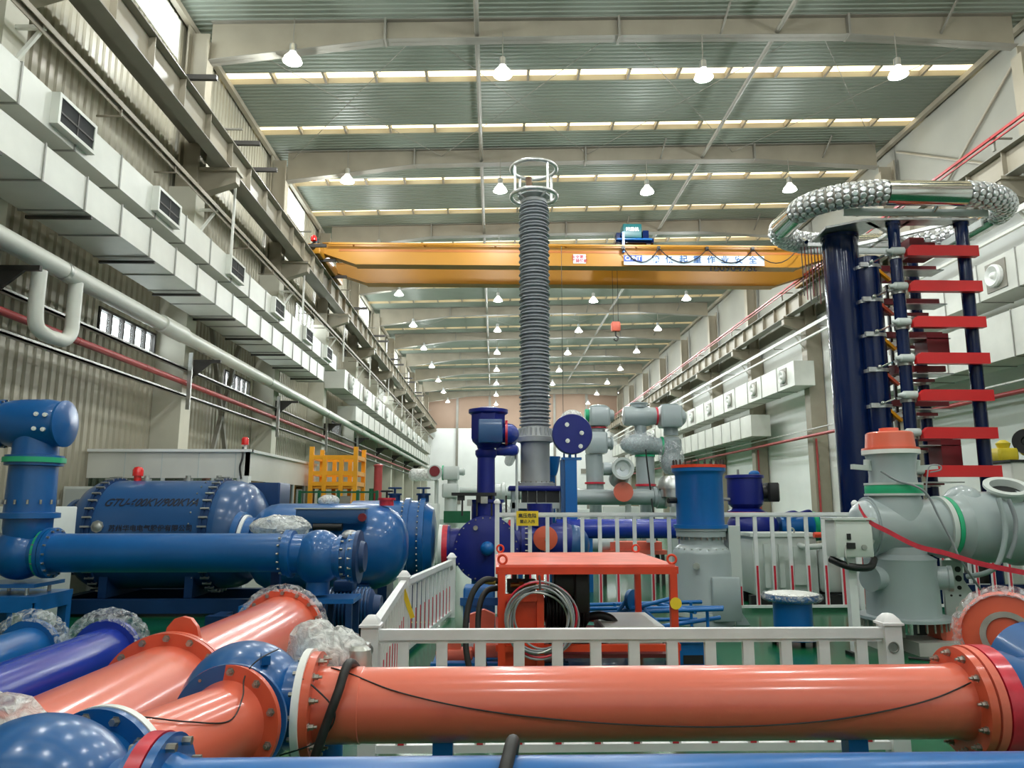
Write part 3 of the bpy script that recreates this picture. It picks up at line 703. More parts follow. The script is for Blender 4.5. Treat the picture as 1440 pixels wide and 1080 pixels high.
# ================================================================ RAILINGS
def post(par,x,y,z=1.04,w=.13,mt='rail_white',hole=True):
    h=w/2
    P(par,'post',M().bx(x-h,y-h,0,x+h,y+h,z),mt)
    P(par,'post_cap',M().lathe((x,y,z),(0,0,1),[(0,w*.86),(.018,w*.86),(.022,w*.74),(.05,w*.6),(.085,w*.3),(.09,.01)],4,ph=pi/4) if hole else M().lathe((x,y,z),(0,0,1),[(0,w*.75),(.04,w*.72),(.075,w*.4),(.085,.01)],16),mt)
    if hole: P(par,'post_ring',M().lathe((x-.01,y-h,z-.17),(0,-1,0),[(0,.045),(.008,.045),(.008,.035),(.002,.033)],20),'galv')
def panel(lab,p,q,zt,zb,n,w=.075,redf=(.0,.45),posts=None,start=None,cat='railing',grp=None,hole=True,rw=.05):
    p=V(p+(0,)); q=V(q+(0,)); d=(q-p); L=d.length; d.normalize(); rz=math.atan2(d.y,d.x)
    t=E('guard_railing',lab,cat,((p.x+q.x)/2,(p.y+q.y)/2,0),grp)
    R=Matrix.Rotation(rz,3,'Z')
    c=(p+q)/2
    P(t,'top_rail',M().tube([p+V((0,0,zt)),q+V((0,0,zt))],rw,12) if 0 else M().box(c+V((0,0,zt)),(L,rw*1.5,rw*1.6),rz).box(c+V((0,0,zt-rw)),(L,rw*.8,rw*.7),rz),'rail_white')
    P(t,'bottom_rail',M().box(c+V((0,0,zb)),(L,rw*1.2,rw*1.2),rz),'rail_white')
    b0=s0=None
    for i in range(n):
        u=(i+.75)/(n+.5)*L; pt=p+d*u; nrm=V((d.y,-d.x,0))
        if b0 is None:
            b0=P(t,'baluster',M().box(pt+V((0,0,(zt+zb)/2)),(w,w*.55,zt-zb-.04),rz),'rail_white'); o0=pt
            lo=zb+.03+(zt-zb)*redf[0]; hi=zb+.03+(zt-zb)*redf[1]
            s0=P(b0,'red_strip',M().box(pt+nrm*(w*.30)+V((0,0,(lo+hi)/2)),(w*.55,.012,hi-lo),rz),'red_tape',label='red lower strip')
        else: piece(s0,piece(b0,t,pt-o0),(0,0,0))
    for a in (posts or []): post(t,a[0],a[1],a[2] if len(a)>2 else zt+.12,.14 if hole else .085,hole=hole)
    return t
panel('white front railing of wide bars behind the long orange duct',(-.96,6.22),(3.24,6.22),.955,.09,13,w=.088,redf=(0,.25),posts=[(-.99,6.22,1.02),(3.25,6.22,1.02)])
panel('white side railing panel going back from the front left post',(-1.0,6.30),(-1.19,10.1),.96,.10,11,w=.07,redf=(0,.5),posts=[(-1.19,10.1,1.03)])
panel('white rear side railing panel ending at the green floor strip',(-1.17,10.2),(-.77,13.6),.96,.10,11,w=.07,redf=(0,.5),posts=[(-.76,13.65,1.03)])
T('caution_tape',M().box((-1.13,10.02,.72),(.06,.012,.42),0,Matrix.Rotation(-.35,3,'Y')),'yellow_sign','yellow strip of tape tied to the side railing post','tape')
panel('tall white back railing with red lower strips, behind the red frame',(.10,14.05),(6.85,14.15),1.80,.10,20,w=.07,redf=(0,.42),posts=[(.06,14.05,2.0),(6.92,14.15,1.98)],hole=False,rw=.04)
panel('tall white back railing section behind the grey tee on the right',(7.0,14.15),(12.0,14.2),1.80,.10,15,w=.07,redf=(0,.5),posts=[(12.05,14.2,1.98)],hole=False,rw=.04)
t=E('warning_sign','yellow warning sign with dark lettering hung on the back railing','sign',(.65,13.96,1.55))
P(t,'sign_board',M().bx(.42,13.96,1.59,.83,13.975,1.86),'yellow_sign')
text(t,'lettering','高压危险',.085,(.625,13.957,1.77),(pi/2,0,0),'ink')
text(t,'lettering','禁止入内',.07,(.625,13.957,1.665),(pi/2,0,0),'ink')
# ================================================================ RED PUMP FRAME AND WHAT STANDS IN IT
fx0,fx1,fy0,fy1,fz=.06,2.05,8.5,10.6,1.30
t=E('pump_skid','red welded steel frame with flat top plate and lifting eyes, behind the front railing','frame',((fx0+fx1)/2,(fy0+fy1)/2,0))
P(t,'top_plate',M().bx(fx0,fy0,fz-.005,fx1,fy1,fz+.02),'red_pale',label='dusty paler red top plate')
for a,b in (((fx0,fy0),(fx1,fy0)),((fx0,fy1),(fx1,fy1)),((fx0,fy0),(fx0,fy1)),((fx1,fy0),(fx1,fy1))):
    P(t,'top_rail',M().bar((a[0],a[1],fz-.045),(b[0],b[1],fz-.045),.075,.078),'red_frame')
    P(t,'lower_rail',M().bar((a[0],a[1],.42),(b[0],b[1],.42),.07,.07),'red_frame')
for x,y in ((fx0+.03,fy0),(fx1-.03,fy0),(fx0+.03,fy1),(fx1-.03,fy1),(fx0+.46,fy0)):
    P(t,'leg',M().bx(x-.04,y-.04,0,x+.04,y+.04,fz-.05),'red_frame')
for x,y in ((fx0+.04,fy0+.02),(fx1-.03,fy0+.02),(fx0+.03,fy1-.04),(fx1-.05,fy1-.04)):
    P(t,'lifting_eye',M().torus((x,y,fz+.075),(.3,1,0),.048,.014,20,8).cyl((x,y,fz),(x,y,fz+.03),.016,n=8),'red_frame')
P(t,'side_plate',M().bx(fx0+.06,fy0+.03,.10,fx0+.44,fy0+.05,.92).bx(fx0+.05,fy0-.03,.92,fx0+.45,fy0+.03,1.0),'red_frame')
P(t,'deck_plate',M().bx(fx0+.05,fy0+.05,.30,fx1-.05,fy1-.05,.34),'maroon',label='dark red deck plate')
P(t,'round_tag',M().cyl((fx1-.02,fy0-.05,.90),(fx1-.02,fy0-.065,.90),.065,n=28),'yellow_sign',label='round yellow tag')
t=E('pump_motor','black pump and motor block standing inside the red frame','pump',(.95,9.3,.34))
P(t,'motor_body',M().lathe((.62,9.35,.72),(1,0,0),[(0,.12),(.02,.22),(.5,.22),(.54,.16)],28),'black')
P(t,'cooling_fin',M().lathe((.66,9.35,.72),(1,0,0),sum([[(i*.04,.22),(i*.04+.01,.245),(i*.04+.02,.245),(i*.04+.03,.22)] for i in range(11)],[]),28,False),'black',kind='stuff')
P(t,'terminal_box',M().bbox(.72,9.05,.9,1.02,9.4,1.17,.02),'black')
P(t,'cover_plate',M().bbox(.96,8.98,.72,1.14,9.3,1.2,.02),'black')
P(t,'pump_head',M().lathe((.62,9.35,.72),(-1,0,0),[(0,.14),(.06,.14),(.07,.09),(.24,.09),(.26,.12),(.3,.12)],20),'black')
P(t,'motor_foot',M().bx(.66,9.15,.34,1.14,9.55,.42).bx(.7,9.2,.42,.8,9.5,.55).bx(1.0,9.2,.42,1.1,9.5,.55),'black')
P(t,'brass_fitting',M().cyl((.20,8.95,1.05),(.62,9.0,1.05),.025,n=12).lathe((.30,8.96,1.05),(1,.1,0),[(0,.042),(.05,.042)],6).lathe((.42,8.97,1.05),(1,.1,0),[(0,.045),(.05,.045)],6),'brass',label='brass pipe fitting')
P(t,'manifold',M().bx(.16,9.05,.95,.5,9.2,1.1).cyl((.25,9.1,1.1),(.25,9.1,1.2),.03,n=10).cyl((.4,9.1,1.1),(.4,9.1,1.2),.03,n=10).bx(.18,9.0,.6,.48,9.3,.95),'steel_dark')
P(t,'valve_block',M().bx(.2,8.8,.34,.45,9.0,.6),'steel_dark')
T('hose',M().tube(curve([(1.12,9.3,.62),(1.28,9.25,.66),(1.42,9.22,.62),(1.5,9.2,.5),(1.52,9.2,.36)],6),.05,12),'black','short fat black hose bending down beside the motor','hose')
t=E('control_box','grey pump cabinet low inside the right of the red frame','box',(1.62,9.3,.34))
P(t,'box_body',M().bbox(1.3,8.8,.345,1.95,9.9,.56,.02),'concrete'); P(t,'box_lid',M().bbox(1.27,8.78,.56,1.98,9.92,.60,.015),'cabinet')
g=random.Random(2)
t=E('cable_coil','grey cable coiled in a loose ring hung on the red frame','cable coil',(.51,8.36,.33))
for k in range(9):
    R=.30+.115*k/9; pts=[]
    dx=g.uniform(-.02,.02); dz=g.uniform(-.02,.02)
    for i in range(40):
        a=2*pi*i/40; q=R+.012*math.sin(3*a+k)
        pts.append((.51+dx+q*math.cos(a),8.37+.03*math.sin(a*2+k)+.012*(k%3),.735+dz+q*math.sin(a)*1.02))
    P(t,'cable_turn',M().tube(pts,.0125,6,True),['bush_shed','galv','bush_shed'][k%3] if k!=7 else 'red_tape',label='thin red wire turn' if k==7 else None)
P(t,'hook',M().tube([(.51,8.46,1.2),(.51,8.36,1.16),(.51,8.33,1.06)],.012,8),'steel_dark')
hs=curve([(.05,8.6,1.13),(-.10,8.55,1.15),(-.23,8.5,1.02),(-.30,8.45,.75),(-.30,8.4,.45),(-.25,8.35,.2),(-.2,8.3,.03)],6)
t=E('hose','black hydraulic hose with brass end arching out left of the red frame','hose',(-.2,8.4,0))
P(t,'hose_body',M().tube(hs,.034,12),'rubber'); P(t,'hose_end',M().lathe((.06,8.6,1.13),(-1,-.05,.05),[(0,.03),(.04,.03),(.04,.045),(.12,.045),(.12,.04),(.16,.04)],12),'brass',label='brass coupling')
T('hose',M().tube(curve([(.04,8.9,1.02),(-.08,8.8,1.0),(-.16,8.7,.85),(-.17,8.6,.55),(-.10,8.5,.25),(-.06,8.45,.03)],6),.034,12),'rubber','second black hose curving down left of the red frame','hose')
t=E('pipe_support','orange cast pipe support feet on a blue pallet left of the red frame','support',(-.35,9.6,0))
P(t,'pallet',M().bx(-.75,9.2,0,.9,10.2,.06).bx(-.75,9.2,.06,.9,9.3,.12).bx(-.75,10.1,.06,.9,10.2,.12),'blue_bright',label='blue pallet')
P(t,'support_foot',M().bbox(-.7,9.35,.12,-.25,9.6,.24,.02).bx(-.6,9.4,.24,-.4,9.55,.34).bbox(-.25,9.5,.12,.25,9.75,.28,.02),'red_pale')
P(t,'support_arm',M().prism([(-.3,9.6,.28),(.0,9.6,.28),(.02,9.6,.62),(-.12,9.6,.68),(-.3,9.6,.62)],(0,.12,0)),'red_pale')
P(t,'support_foot',M().bbox(.45,9.4,.12,.85,9.7,.24,.02),'red_pale')
t=E('actuator_box','blue drive box with white cylinder behind the black hoses','box',(-.2,10.8,0))
P(t,'box_body',M().bbox(-.42,10.5,.0,.02,11.0,.85,.03),'blue_bright'); P(t,'box_shelf',M().bx(-.46,10.44,.62,.06,10.5,.72),'blue'); P(t,'cylinder',M().cyl((-.28,10.35,.0),(-.28,10.35,.40),.07,n=18),'white_ring')
# ---- blue tube trolley
t=E('tube_trolley','low trolley frame of blue steel tubes with a round blue end plate','trolley',(2.2,11.4,0))
TB=[((.9,11.0,.42),(3.3,10.9,.50)),((.9,11.9,.42),(3.3,12.0,.46)),((.95,11.0,.20),(3.2,10.9,.20)),((.95,11.9,.2),(3.2,11.95,.2)),((1.2,11.0,.3),(2.6,10.9,.66)),((2.05,11.0,.62),(2.45,10.85,.2)),((1.25,11,.15),(1.25,11.9,.15)),((2.9,10.9,.46),(2.5,11.9,.46)),((1.6,10.95,.2),(1.9,10.95,.6)),((2.3,10.95,.24),(3.3,11.05,.36)),((1.0,11.4,.44),(3.4,11.2,.48))]
for a,b in TB: P(t,'frame_tube',M().cyl(a,b,.03,n=10),'cable_blue' if 0 else 'blue_bright')
for x in (1.0,1.9,3.1):
    for y in (11,11.9): P(t,'leg',M().cyl((x,y,.05),(x,y,.46),.025,n=8),'blue_bright')
for x in (1.0,3.1):
    for y in (11,11.9): P(t,'wheel',M().cyl((x-.025,y,.055),(x+.025,y,.055),.055,n=16),'rubber')
P(t,'end_plate',M().cyl((1.98,11.0,.62),(2.02,10.96,.62),.15,n=28),'blue')
t=E('metal_pallet','blue steel box pallet on the floor right of the red frame','pallet',(2.55,9.4,0))
P(t,'pallet_body',M().bx(2.2,9.2,.05,2.62,9.9,.34),'blue_bright'); P(t,'fork_slot',M().bx(2.28,9.19,.1,2.52,9.2,.2),'dark_hole'); P(t,'pallet_rim',M().bx(2.17,9.17,.34,2.65,9.93,.38),'blue')
for x in (2.22,2.52): P(t,'runner',M().bx(x,9.2,0,x+.08,9.9,.05),'blue')
# ---- grey tank carrying the blue drum
c=V((3.58,12.9,0))
t=E('test_vessel','grey upright tank with domed shoulder carrying a tall blue drum','vessel',c)
P(t,'tank_body',M().lathe(c,(0,0,1),[(0,.50),(.05,.50),(.08,.485),(1.15,.485),(1.20,.475),(1.27,.42),(1.31,.37),(1.36,.36),(1.44,.36)],56),'gis_grey')
P(t,'tank_flange',M().lathe(c+V((0,0,1.44)),(0,0,1),[(0,.42),(.09,.42),(.10,.44),(.14,.44)],48),'gis_grey')
P(t,'base_ring',M().lathe(c+V((0,0,.14)),(0,0,1),[(0,.49),(.0,.52),(.07,.52),(.07,.49)],48,False),'gis_light')
P(t,'drum_body',M().lathe(c+V((0,0,1.58)),(0,0,1),[(0,.46),(.06,.46),(.06,.405),(.90,.405),(.93,.42),(.97,.46),(1.03,.46)],56),'blue_bright')
P(t,'drum_rim',M().ring(c+V((0,0,2.61)),(0,0,1),.33,.47,.05,56),'red_frame',label='red top flange')
P(t,'bolt',M().bolts(c+V((0,0,2.66)),(0,0,1),.43,24,.014,.09),'steel_dark',kind='stuff')
P(t,'bolt',M().bolts(c+V((0,0,1.44)),(0,0,-1),.40,24,.014,.05),'bolt',kind='stuff')
P(t,'drum_lid',M().cyl(c+V((0,0,2.60)),c+V((0,0,2.63)),.36,n=40),'blue')
P(t,'shoulder_rivet',M().bolts(c+V((0,0,1.23)),(0,0,1),.44,20,.022,.02),'gis_light',kind='stuff')
P(t,'side_panel',M().bbox(c.x+.0,c.y-.56,.10,c.x+.47,c.y-.42,.80,.015),'gis_grey')
P(t,'wall_box',M().bx(c.x+.42,c.y-.2,.62,c.x+.62,c.y+.1,1.62),'gis_light',label='flat pale side box')
for z in (.98,.40): P(t,'pipe_stub',M().cyl(c+V((-.22,-.40,z)),c+V((-.24,-.52,z)),.035,n=14).lathe(c+V((-.24,-.5,z)),(0,-1,0),[(0,.055),(.02,.055)],14),'galv')
P(t,'foot_bracket',M().prism([c+V((.47,-.25,0)),c+V((.7,-.25,0)),c+V((.47,-.25,.35))],(0,.03,0)),'gis_grey')
P(t,'side_nozzle',M().cyl(c+V((-.40,0,2.05)),c+V((-.56,-.05,2.05)),.05,n=14),'black')
# ---- short blue flanged spool on the floor
c=V((4.33,10.95,0))
t=E('flanged_spool','short blue flanged spool with plastic covered top, on the green floor','pipe spool',c)
P(t,'spool_body',M().lathe(c,(0,0,1),[(.12,.27),(.60,.27)],48),'blue_bright')
P(t,'base_flange',M().lathe(c,(0,0,1),[(.09,.37),(.12,.38),(.15,.37)],48),'blue')
P(t,'top_flange',M().lathe(c,(0,0,1),[(.58,.27),(.62,.36),(.68,.375),(.70,.37)],48),'blue')
P(t,'plastic_film',crinkle(c+V((0,0,.665)),(0,0,1),.37,.13,56,.012,7,21),'film',label='clear plastic over the rim')
P(t,'film_cover',M().lathe(c,(0,0,1),[(.71,.375),(.725,.3),(.73,0)],48,False),'white_ring',label='white film top')
for k in range(4):
    a=pi/4+k*pi/2; P(t,'foot',M().cyl(c+V((.3*math.cos(a),.3*math.sin(a),0)),c+V((.3*math.cos(a),.3*math.sin(a),.1)),.035,n=12),'steel_dark')
# ================================================================ GREY TEE UNIT ON THE RIGHT
c=V((5.74,10.55,0)); G='gis_grey'; z0=1.67
t=E('gis_tee','large grey tee vessel with orange cap, standing on the green floor at right','switchgear',c)
P(t,'lower_tank',M().lathe(c,(0,0,1),[(.42,.60),(.46,.60),(.465,.475),(1.2,.462),(1.235,.47),(1.25,.44),(1.30,.36),(1.4,.35)],64),G)
P(t,'base_bolt',M().bolts(c+V((0,0,.43)),(0,0,-1),.55,30,.012,.13),'bolt',kind='stuff')
for s in (-1,1): P(t,'side_port',M().lathe(c+V((s*.40,-.18,.98)),(s,-.45,0),[(0,.16),(.13,.16),(.14,.175),(.19,.175)],28),G)
P(t,'cross_tank',M().lathe((c.x-.60,c.y,z0),(1,0,0),[(0,0),(.0,.22),(.04,.31),(.10,.36),(.16,.37),(.165,.39),(.22,.39),(1.26,.39)],56),G)
P(t,'flange_seam',M().lathe((c.x-.42,c.y,z0),(1,0,0),[(0,.39),(0,.425),(.03,.425),(.03,.39)],56,False),G)
P(t,'dome_port',M().lathe((c.x-.55,c.y-.2,z0-.15),(-.6,-.8,0),[(0,.12),(.06,.12),(.07,.09),(.075,0)],24),'gis_light')
P(t,'upper_cone',M().lathe(c,(0,0,1),[(1.75,.38),(2.0,.365),(2.12,.335),(2.14,.33)],56),G)
P(t,'green_band',M().lathe(c,(0,0,1),[(2.14,.375),(2.16,.38),(2.24,.38),(2.26,.375)],48),'green_ring',label='green tape band')
P(t,'upper_flange',M().ring(c+V((0,0,2.11)),(0,0,1),.3,.39,.03,48).ring(c+V((0,0,2.26)),(0,0,1),.3,.385,.03,48),'gis_light')
P(t,'upper_neck',M().lathe(c,(0,0,1),[(2.28,.32),(2.40,.31),(2.55,.315),(2.70,.345)],56),G)
P(t,'cap_flange',M().lathe(c,(0,0,1),[(2.70,.385),(2.76,.385)],48),'white_ring',label='pale cap flange')
P(t,'cap_flange_red',M().lathe(c,(0,0,1),[(2.76,.385),(2.79,.38)],48),'orange_flange')
P(t,'orange_cap',M().lathe(c,(0,0,1),[(2.785,.335),(3.0,.315),(3.02,.29),(3.03,.13),(3.08,.13),(3.085,0)],48),'red_pale' if 0 else 'orange_pipe',label='orange transport cap')
for s in (-1,1): P(t,'lifting_lug',M().bar(c+V((s*.30,0,2.50)),c+V((s*.62,-.08,2.52)),.06,.07).cyl(c+V((s*.36,0,2.5)),c+V((s*.36,-.02,2.62)),.05,n=12),'gis_light')
P(t,'green_band',M().lathe((c.x+.66,c.y,z0),(1,0,0),[(0,.40),(.005,.43),(.065,.43),(.07,.40)],56),'green_ring',label='green tape band')
P(t,'flange_seam',M().lathe((c.x+.58,c.y,z0),(1,0,0),[(0,.39),(0,.435),(.07,.435),(.07,.39)],56,False),'gis_light')
P(t,'right_tank',M().lathe((c.x+.73,c.y,z0-.0),(1,0,0),[(0,.43),(.06,.45),(.12,.50),(.9,.50),(.92,.54),(.98,.54),(1.0,.50),(2.6,.50)],56),G)
P(t,'right_hump',M().ell((c.x+1.0,c.y,z0+.33),(.25,.3,.26),28,14),G)
P(t,'hand_port',M().lathe((c.x+1.52,c.y-.14,z0+.40),(-.1,-.45,.9),[(0,.23),(.16,.23),(.165,.29),(.2,.29),(.2,.21),(.1,.2)],40),'gis_light')
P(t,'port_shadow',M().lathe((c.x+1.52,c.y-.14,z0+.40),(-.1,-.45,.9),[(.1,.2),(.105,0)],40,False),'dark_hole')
P(t,'bolt',M().bolts((c.x+.64,c.y,z0),(-1,0,0),.415,24,.012,.03),'bolt',kind='stuff')
P(t,'floor_block',M().bx(c.x-.1,c.y-.5,.0,c.x+.95,c.y+.1,.17),'concrete'); P(t,'floor_block',M().bx(c.x-.4,c.y-.1,0,c.x-.05,c.y+.5,.42),'concrete')
P(t,'floor_block',M().bbox(c.x+.32,c.y-.35,.17,c.x+.78,c.y+.1,.42,.05),'red_pale',label='orange wedge block')
P(t,'support_stand',M().prism([(c.x+.82,c.y+.35,0),(c.x+1.7,c.y+.35,0),(c.x+1.12,c.y+.35,.9),(c.x+1.12,c.y+.35,1.18),(c.x+.82,c.y+.35,1.18)],(0,.04,0)),'gis_light',label='pale triangular foot plate')
hh=M()
for i in range(2):
    for k,(dz,rr_) in enumerate(((1.05,.042),(.92,.045),(.79,.03),(.68,.015))): hh.cyl((c.x+.91+i*.13,c.y+.349,dz),(c.x+.91+i*.13,c.y+.335,dz),rr_,n=16)
P(t,'plate_hole',hh,'dark_hole',kind='stuff')
P(t,'stand_post',M().bx(c.x+1.9,c.y-.1,0,c.x+2.1,c.y+.1,z0-.45),'gis_light')
P(t,'back_post',M().bx(c.x+.45,c.y+.5,0,c.x+.8,c.y+.6,1.3),'black')
# straps and cables on it
sp=curve([at(1208,712,10.0),at(1222,733,9.98),at(1250,748,9.97),at(1290,768,10.0),at(1330,778,9.95),at(1380,793,9.9),at(1445,806,9.9),at(1500,815,9.9)],6)
m=M(); L=[]; f=[]
for i,p in enumerate(sp): L+=[p+V((0,0,.035)),p-V((0,0,.035)),p+V((0,.012,-.035)),p+V((0,.012,.035))]
for i in range(len(sp)-1):
    for k in range(4): f.append((4*i+k,4*i+(k+1)%4,4*i+4+(k+1)%4,4*i+4+k))
m.add(L,f); T('lifting_strap',m,'red_tape','red webbing strap sagging across the grey tee vessel','strap')
T('cable',M().tube(curve([at(1238,662,10.18),at(1262,676,10.15),at(1288,684,10.12),at(1305,697,10.1),at(1320,726,10.08),at(1340,764,10.05),at(1352,790,10.05),at(1380,830,10.3)],6),.016,8),'bush_shed','dark cable slung from the neck of the grey tee to the floor','cable')
T('cable',M().tube(curve([at(1302,700,10.15),at(1304,670,10.15),at(1308,655,10.15),at(1322,655,10.15),at(1322,661,10.15),at(1308,664,10.15)],6),.010,8),'bush_shed','thin looped cable beside the neck of the grey tee','cable')
T('cable',M().tube(curve([at(1404,700,9.98),at(1413,735,9.95),at(1412,765,9.95),at(1402,795,10.0),at(1385,806,10.1),at(1360,811,10.3)],6),.035,10),'gis_grey','thick grey corrugated cable wrapping the right tank of the grey tee','cable')
T('cable',M().tube(curve([at(1418,702,9.98),at(1428,730,9.95),at(1427,760,9.95),at(1418,785,10.0)],6),.03,10),'bush_shed','dark grey cable beside the corrugated one on the right tank','cable')
T('cable',M().tube(curve([(5.4,9.9,.02),(5.9,9.6,.02),(6.5,9.55,.02),(7.2,9.9,.02)],6),.018,8),'black','black cable lying on the floor before the grey tee','cable')
# control box on a pole
t=E('control_box','pale grey control box on a white pole left of the grey tee','box',(4.86,10.05,0))
P(t,'box_body',M().bbox(4.59,9.98,1.29,5.10,10.3,1.78,.015),'cabinet'); P(t,'box_lid',M().bx(4.55,9.95,1.78,5.14,10.33,1.81),'cabinet')
P(t,'pole',M().bx(4.79,10.1,.02,4.90,10.21,1.29),'rail_white'); P(t,'pole_foot',M().bx(4.74,10.05,0,4.95,10.26,.05),'black')
P(t,'latch',M().bx(4.74,9.96,1.52,4.79,9.98,1.60).bx(4.73,9.955,1.40,4.84,9.98,1.48),'black'); P(t,'knob',M().cyl((4.96,9.98,1.42),(4.96,9.95,1.42),.035,n=16),'galv')
P(t,'bracket',M().tube(curve([(4.6,10.2,1.25),(4.75,10.0,1.17),(5.05,10.05,1.15),(5.2,10.2,1.25)],5),.05,10),'black')
P(t,'conduit',M().tube(curve([(4.72,9.99,1.45),(4.70,9.96,1.3),(4.73,9.97,1.2)],4),.012,8),'galv')
# ================================================================ BLUE IMPULSE TOWER
t=E('impulse_tower','tall tower of dark blue tubes and red beams under a silver corona ring','impulse generator',(9.2,16,0))
P(t,'base_frame',M().bx(7.6,15.1,.02,11.2,17.8,.16),'navy_tube')
for y in (15.1,17.6): P(t,'base_beam',M().bx(7.6,y,.16,11.2,y+.2,.38),'navy_tube')
P(t,'main_tube',M().lathe((8.17,16.5,.16),(0,0,1),[(0,.50),(.08,.50),(.08,.395),(8.0,.395),(8.0,.42),(8.08,.42)],56),'navy_tube')
P(t,'front_tube',M().lathe((8.60,16.15,.16),(0,0,1),[(0,.36),(.08,.36),(.08,.27),(7.42,.27)],48),'navy_tube')
P(t,'red_column',M().bx(8.86,16.5,.3,9.0,16.64,7.5),'red_beam')
PO=[(8.97,15.6,.13,8.28),(10.53,15.6,.135,8.28),(10.35,17.3,.13,8.2),(8.95,17.4,.1,8.2)]
for x,y,r_,h in PO: P(t,'insulating_post',M().lathe((x,y,.16),(0,0,1),[(0,r_*1.3),(.1,r_*1.3),(.1,r_),(h-.26,r_),(h-.26,r_*1.2),(h-.16,r_*1.2)],28),'navy_tube')
P(t,'ladder_post',M().bx(9.42,16.9,.2,9.48,16.96,7.2),'black')
zs=[7.50-.805*k for k in range(7)]
b0=None
for k,z in enumerate(zs):
    pcs=[('red_beam',M().prism([(9.06,15.28,z-.12),(10.66,15.28,z-.12),(10.66,15.28,z+.12),(9.16,15.28,z+.12),(9.06,15.28,z+.02)],(0,.12,0)).bx(9.16,15.40,z-.12,10.66,15.44,z+.05),'red_beam'),
    ('cross_beam',M().bx(9.12,16.6,z-.06,10.5,16.72,z+.08).bx(8.6,16.9,z-.25,10.4,16.96,z-.18),'maroon'),
    ('resistor',M().lathe((9.06,15.40,z+.02),(-1,.03,.0),[(0,.06),(.02,.085),(.28,.085),(.32,.05),(.40,.035)],20),'gis_light'),
    ('post_clamp',M().lathe((8.97,15.6,z-.12),(0,0,1),[(0,.155),(.09,.155)],24),'galv'),
    ('tube_clamp',M().bx(8.28,15.83,z-.20,8.46,15.90,z-.10).lathe((8.60,16.15,z-.19),(0,0,1),[(0,.285),(.08,.285)],40,False),'alu'),
    ('sphere_gap',M().ell((8.52,15.80,z-.10),.05,14,10).cyl((8.52,15.84,z-.12),(8.70,15.6,z-.03),.022,n=8),'chrome'),
    ('silver_link',M().bar((8.70,15.55,z-.04),(9.0,15.45,z+.03),.07,.05),'alu'),
    ('tray_plate',M().box((8.86,16.1,z-.42),(.5,.06,.12),0,Matrix.Rotation(-.45,3,'Y')),'alu'),
    ('diagonal_strut',M().bar((8.72,15.98,z-.22),(9.0,15.98,z-.48),.10,.06),'orange_flange' if k%2 else 'yellow_rack'),
    ('silver_tray',M().bx(9.3,16.0,z-.22,10.3,16.5,z-.2),'alu'),
    ('insulator_cap',M().lathe((10.35,17.3,z-.28),(0,0,1),[(0,.17),(.1,.17)],20).bar((9.6,16.9,z-.3),(10.35,17.3,z-.26),.06),'galv')]
    for n,m,mt in pcs: P(t,n,m,mt)
for x0,x1,z0_,z1_ in ((9.55,10.15,7.62,7.95),(9.55,9.90,7.95,8.06),(9.75,10.25,5.2,5.8),(9.85,10.3,2.8,3.4),(9.1,9.4,4.9,5.1)):
    P(t,'capacitor_case',M().bx(x0,16.0,z0_,x1,16.5,z1_),'maroon')
# top frame and corona ring
P(t,'top_plate',M().prism([(7.62,16.0,8.26),(8.3,15.5,8.26),(9.2,15.42,8.26),(10.8,15.42,8.26),(10.8,15.75,8.26),(9.2,15.8,8.26),(8.7,16.0,8.26),(8.6,16.9,8.26),(7.7,16.9,8.26)],(0,0,.05)),'alu',label='silver top plate')
for a,b in (((7.7,17.2,8.3),(11.0,17.2,8.3)),((9.3,15.5,8.3),(9.3,17.3,8.3)),((8.4,15.6,8.3),(10.4,17.2,8.3)),((10.6,15.5,8.3),(8.9,17.2,8.3))): P(t,'frame_bar',M().bar(a,b,.09,.08),'alu')
P(t,'top_rim',M().bx(7.6,15.05,8.2,10.8,15.10,8.36).bx(7.6,17.5,8.2,11,17.55,8.36).bx(11.0,15.6,8.2,11.05,17.5,8.36),'gis_light')
for x,y in ((9.6,15.1),(10.7,15.3),(8.0,15.3),(10.9,17.2),(7.6,17)): P(t,'ring_arm',M().cyl((x,y,8.3),(x,y-.35 if y<16 else y+.3,8.5),.05,n=10),'chrome')
cx,cy,hx,hy,rx,ry,zr,rt=9.15,16.15,2.28,1.55,1.42,1.1,8.52,.265
def rpath(seg):   # one corner of the rounded ring, centre angles
    sx,sy,a0=seg; return [(cx+sx*(hx-rx)+rx*math.cos(a0+pi/2*i/16),cy+sy*(hy-ry)+ry*math.sin(a0+pi/2*i/16),zr) for i in range(17)]
CR=[(1,1,0),(-1,1,pi/2),(-1,-1,pi),(1,-1,3*pi/2)]
allp=[rpath(s) for s in CR]
for i in range(4):
    a=V(allp[i][-1]); b=V(allp[(i+1)%4][0])
    P(t,'ring_tube',M().cyl(a,b,rt,n=36),'chrome',label='smooth polished section of the corona ring')
    P(t,'ring_core',M().tube(allp[i],rt*.86,20),'steel_grey')
nb=0
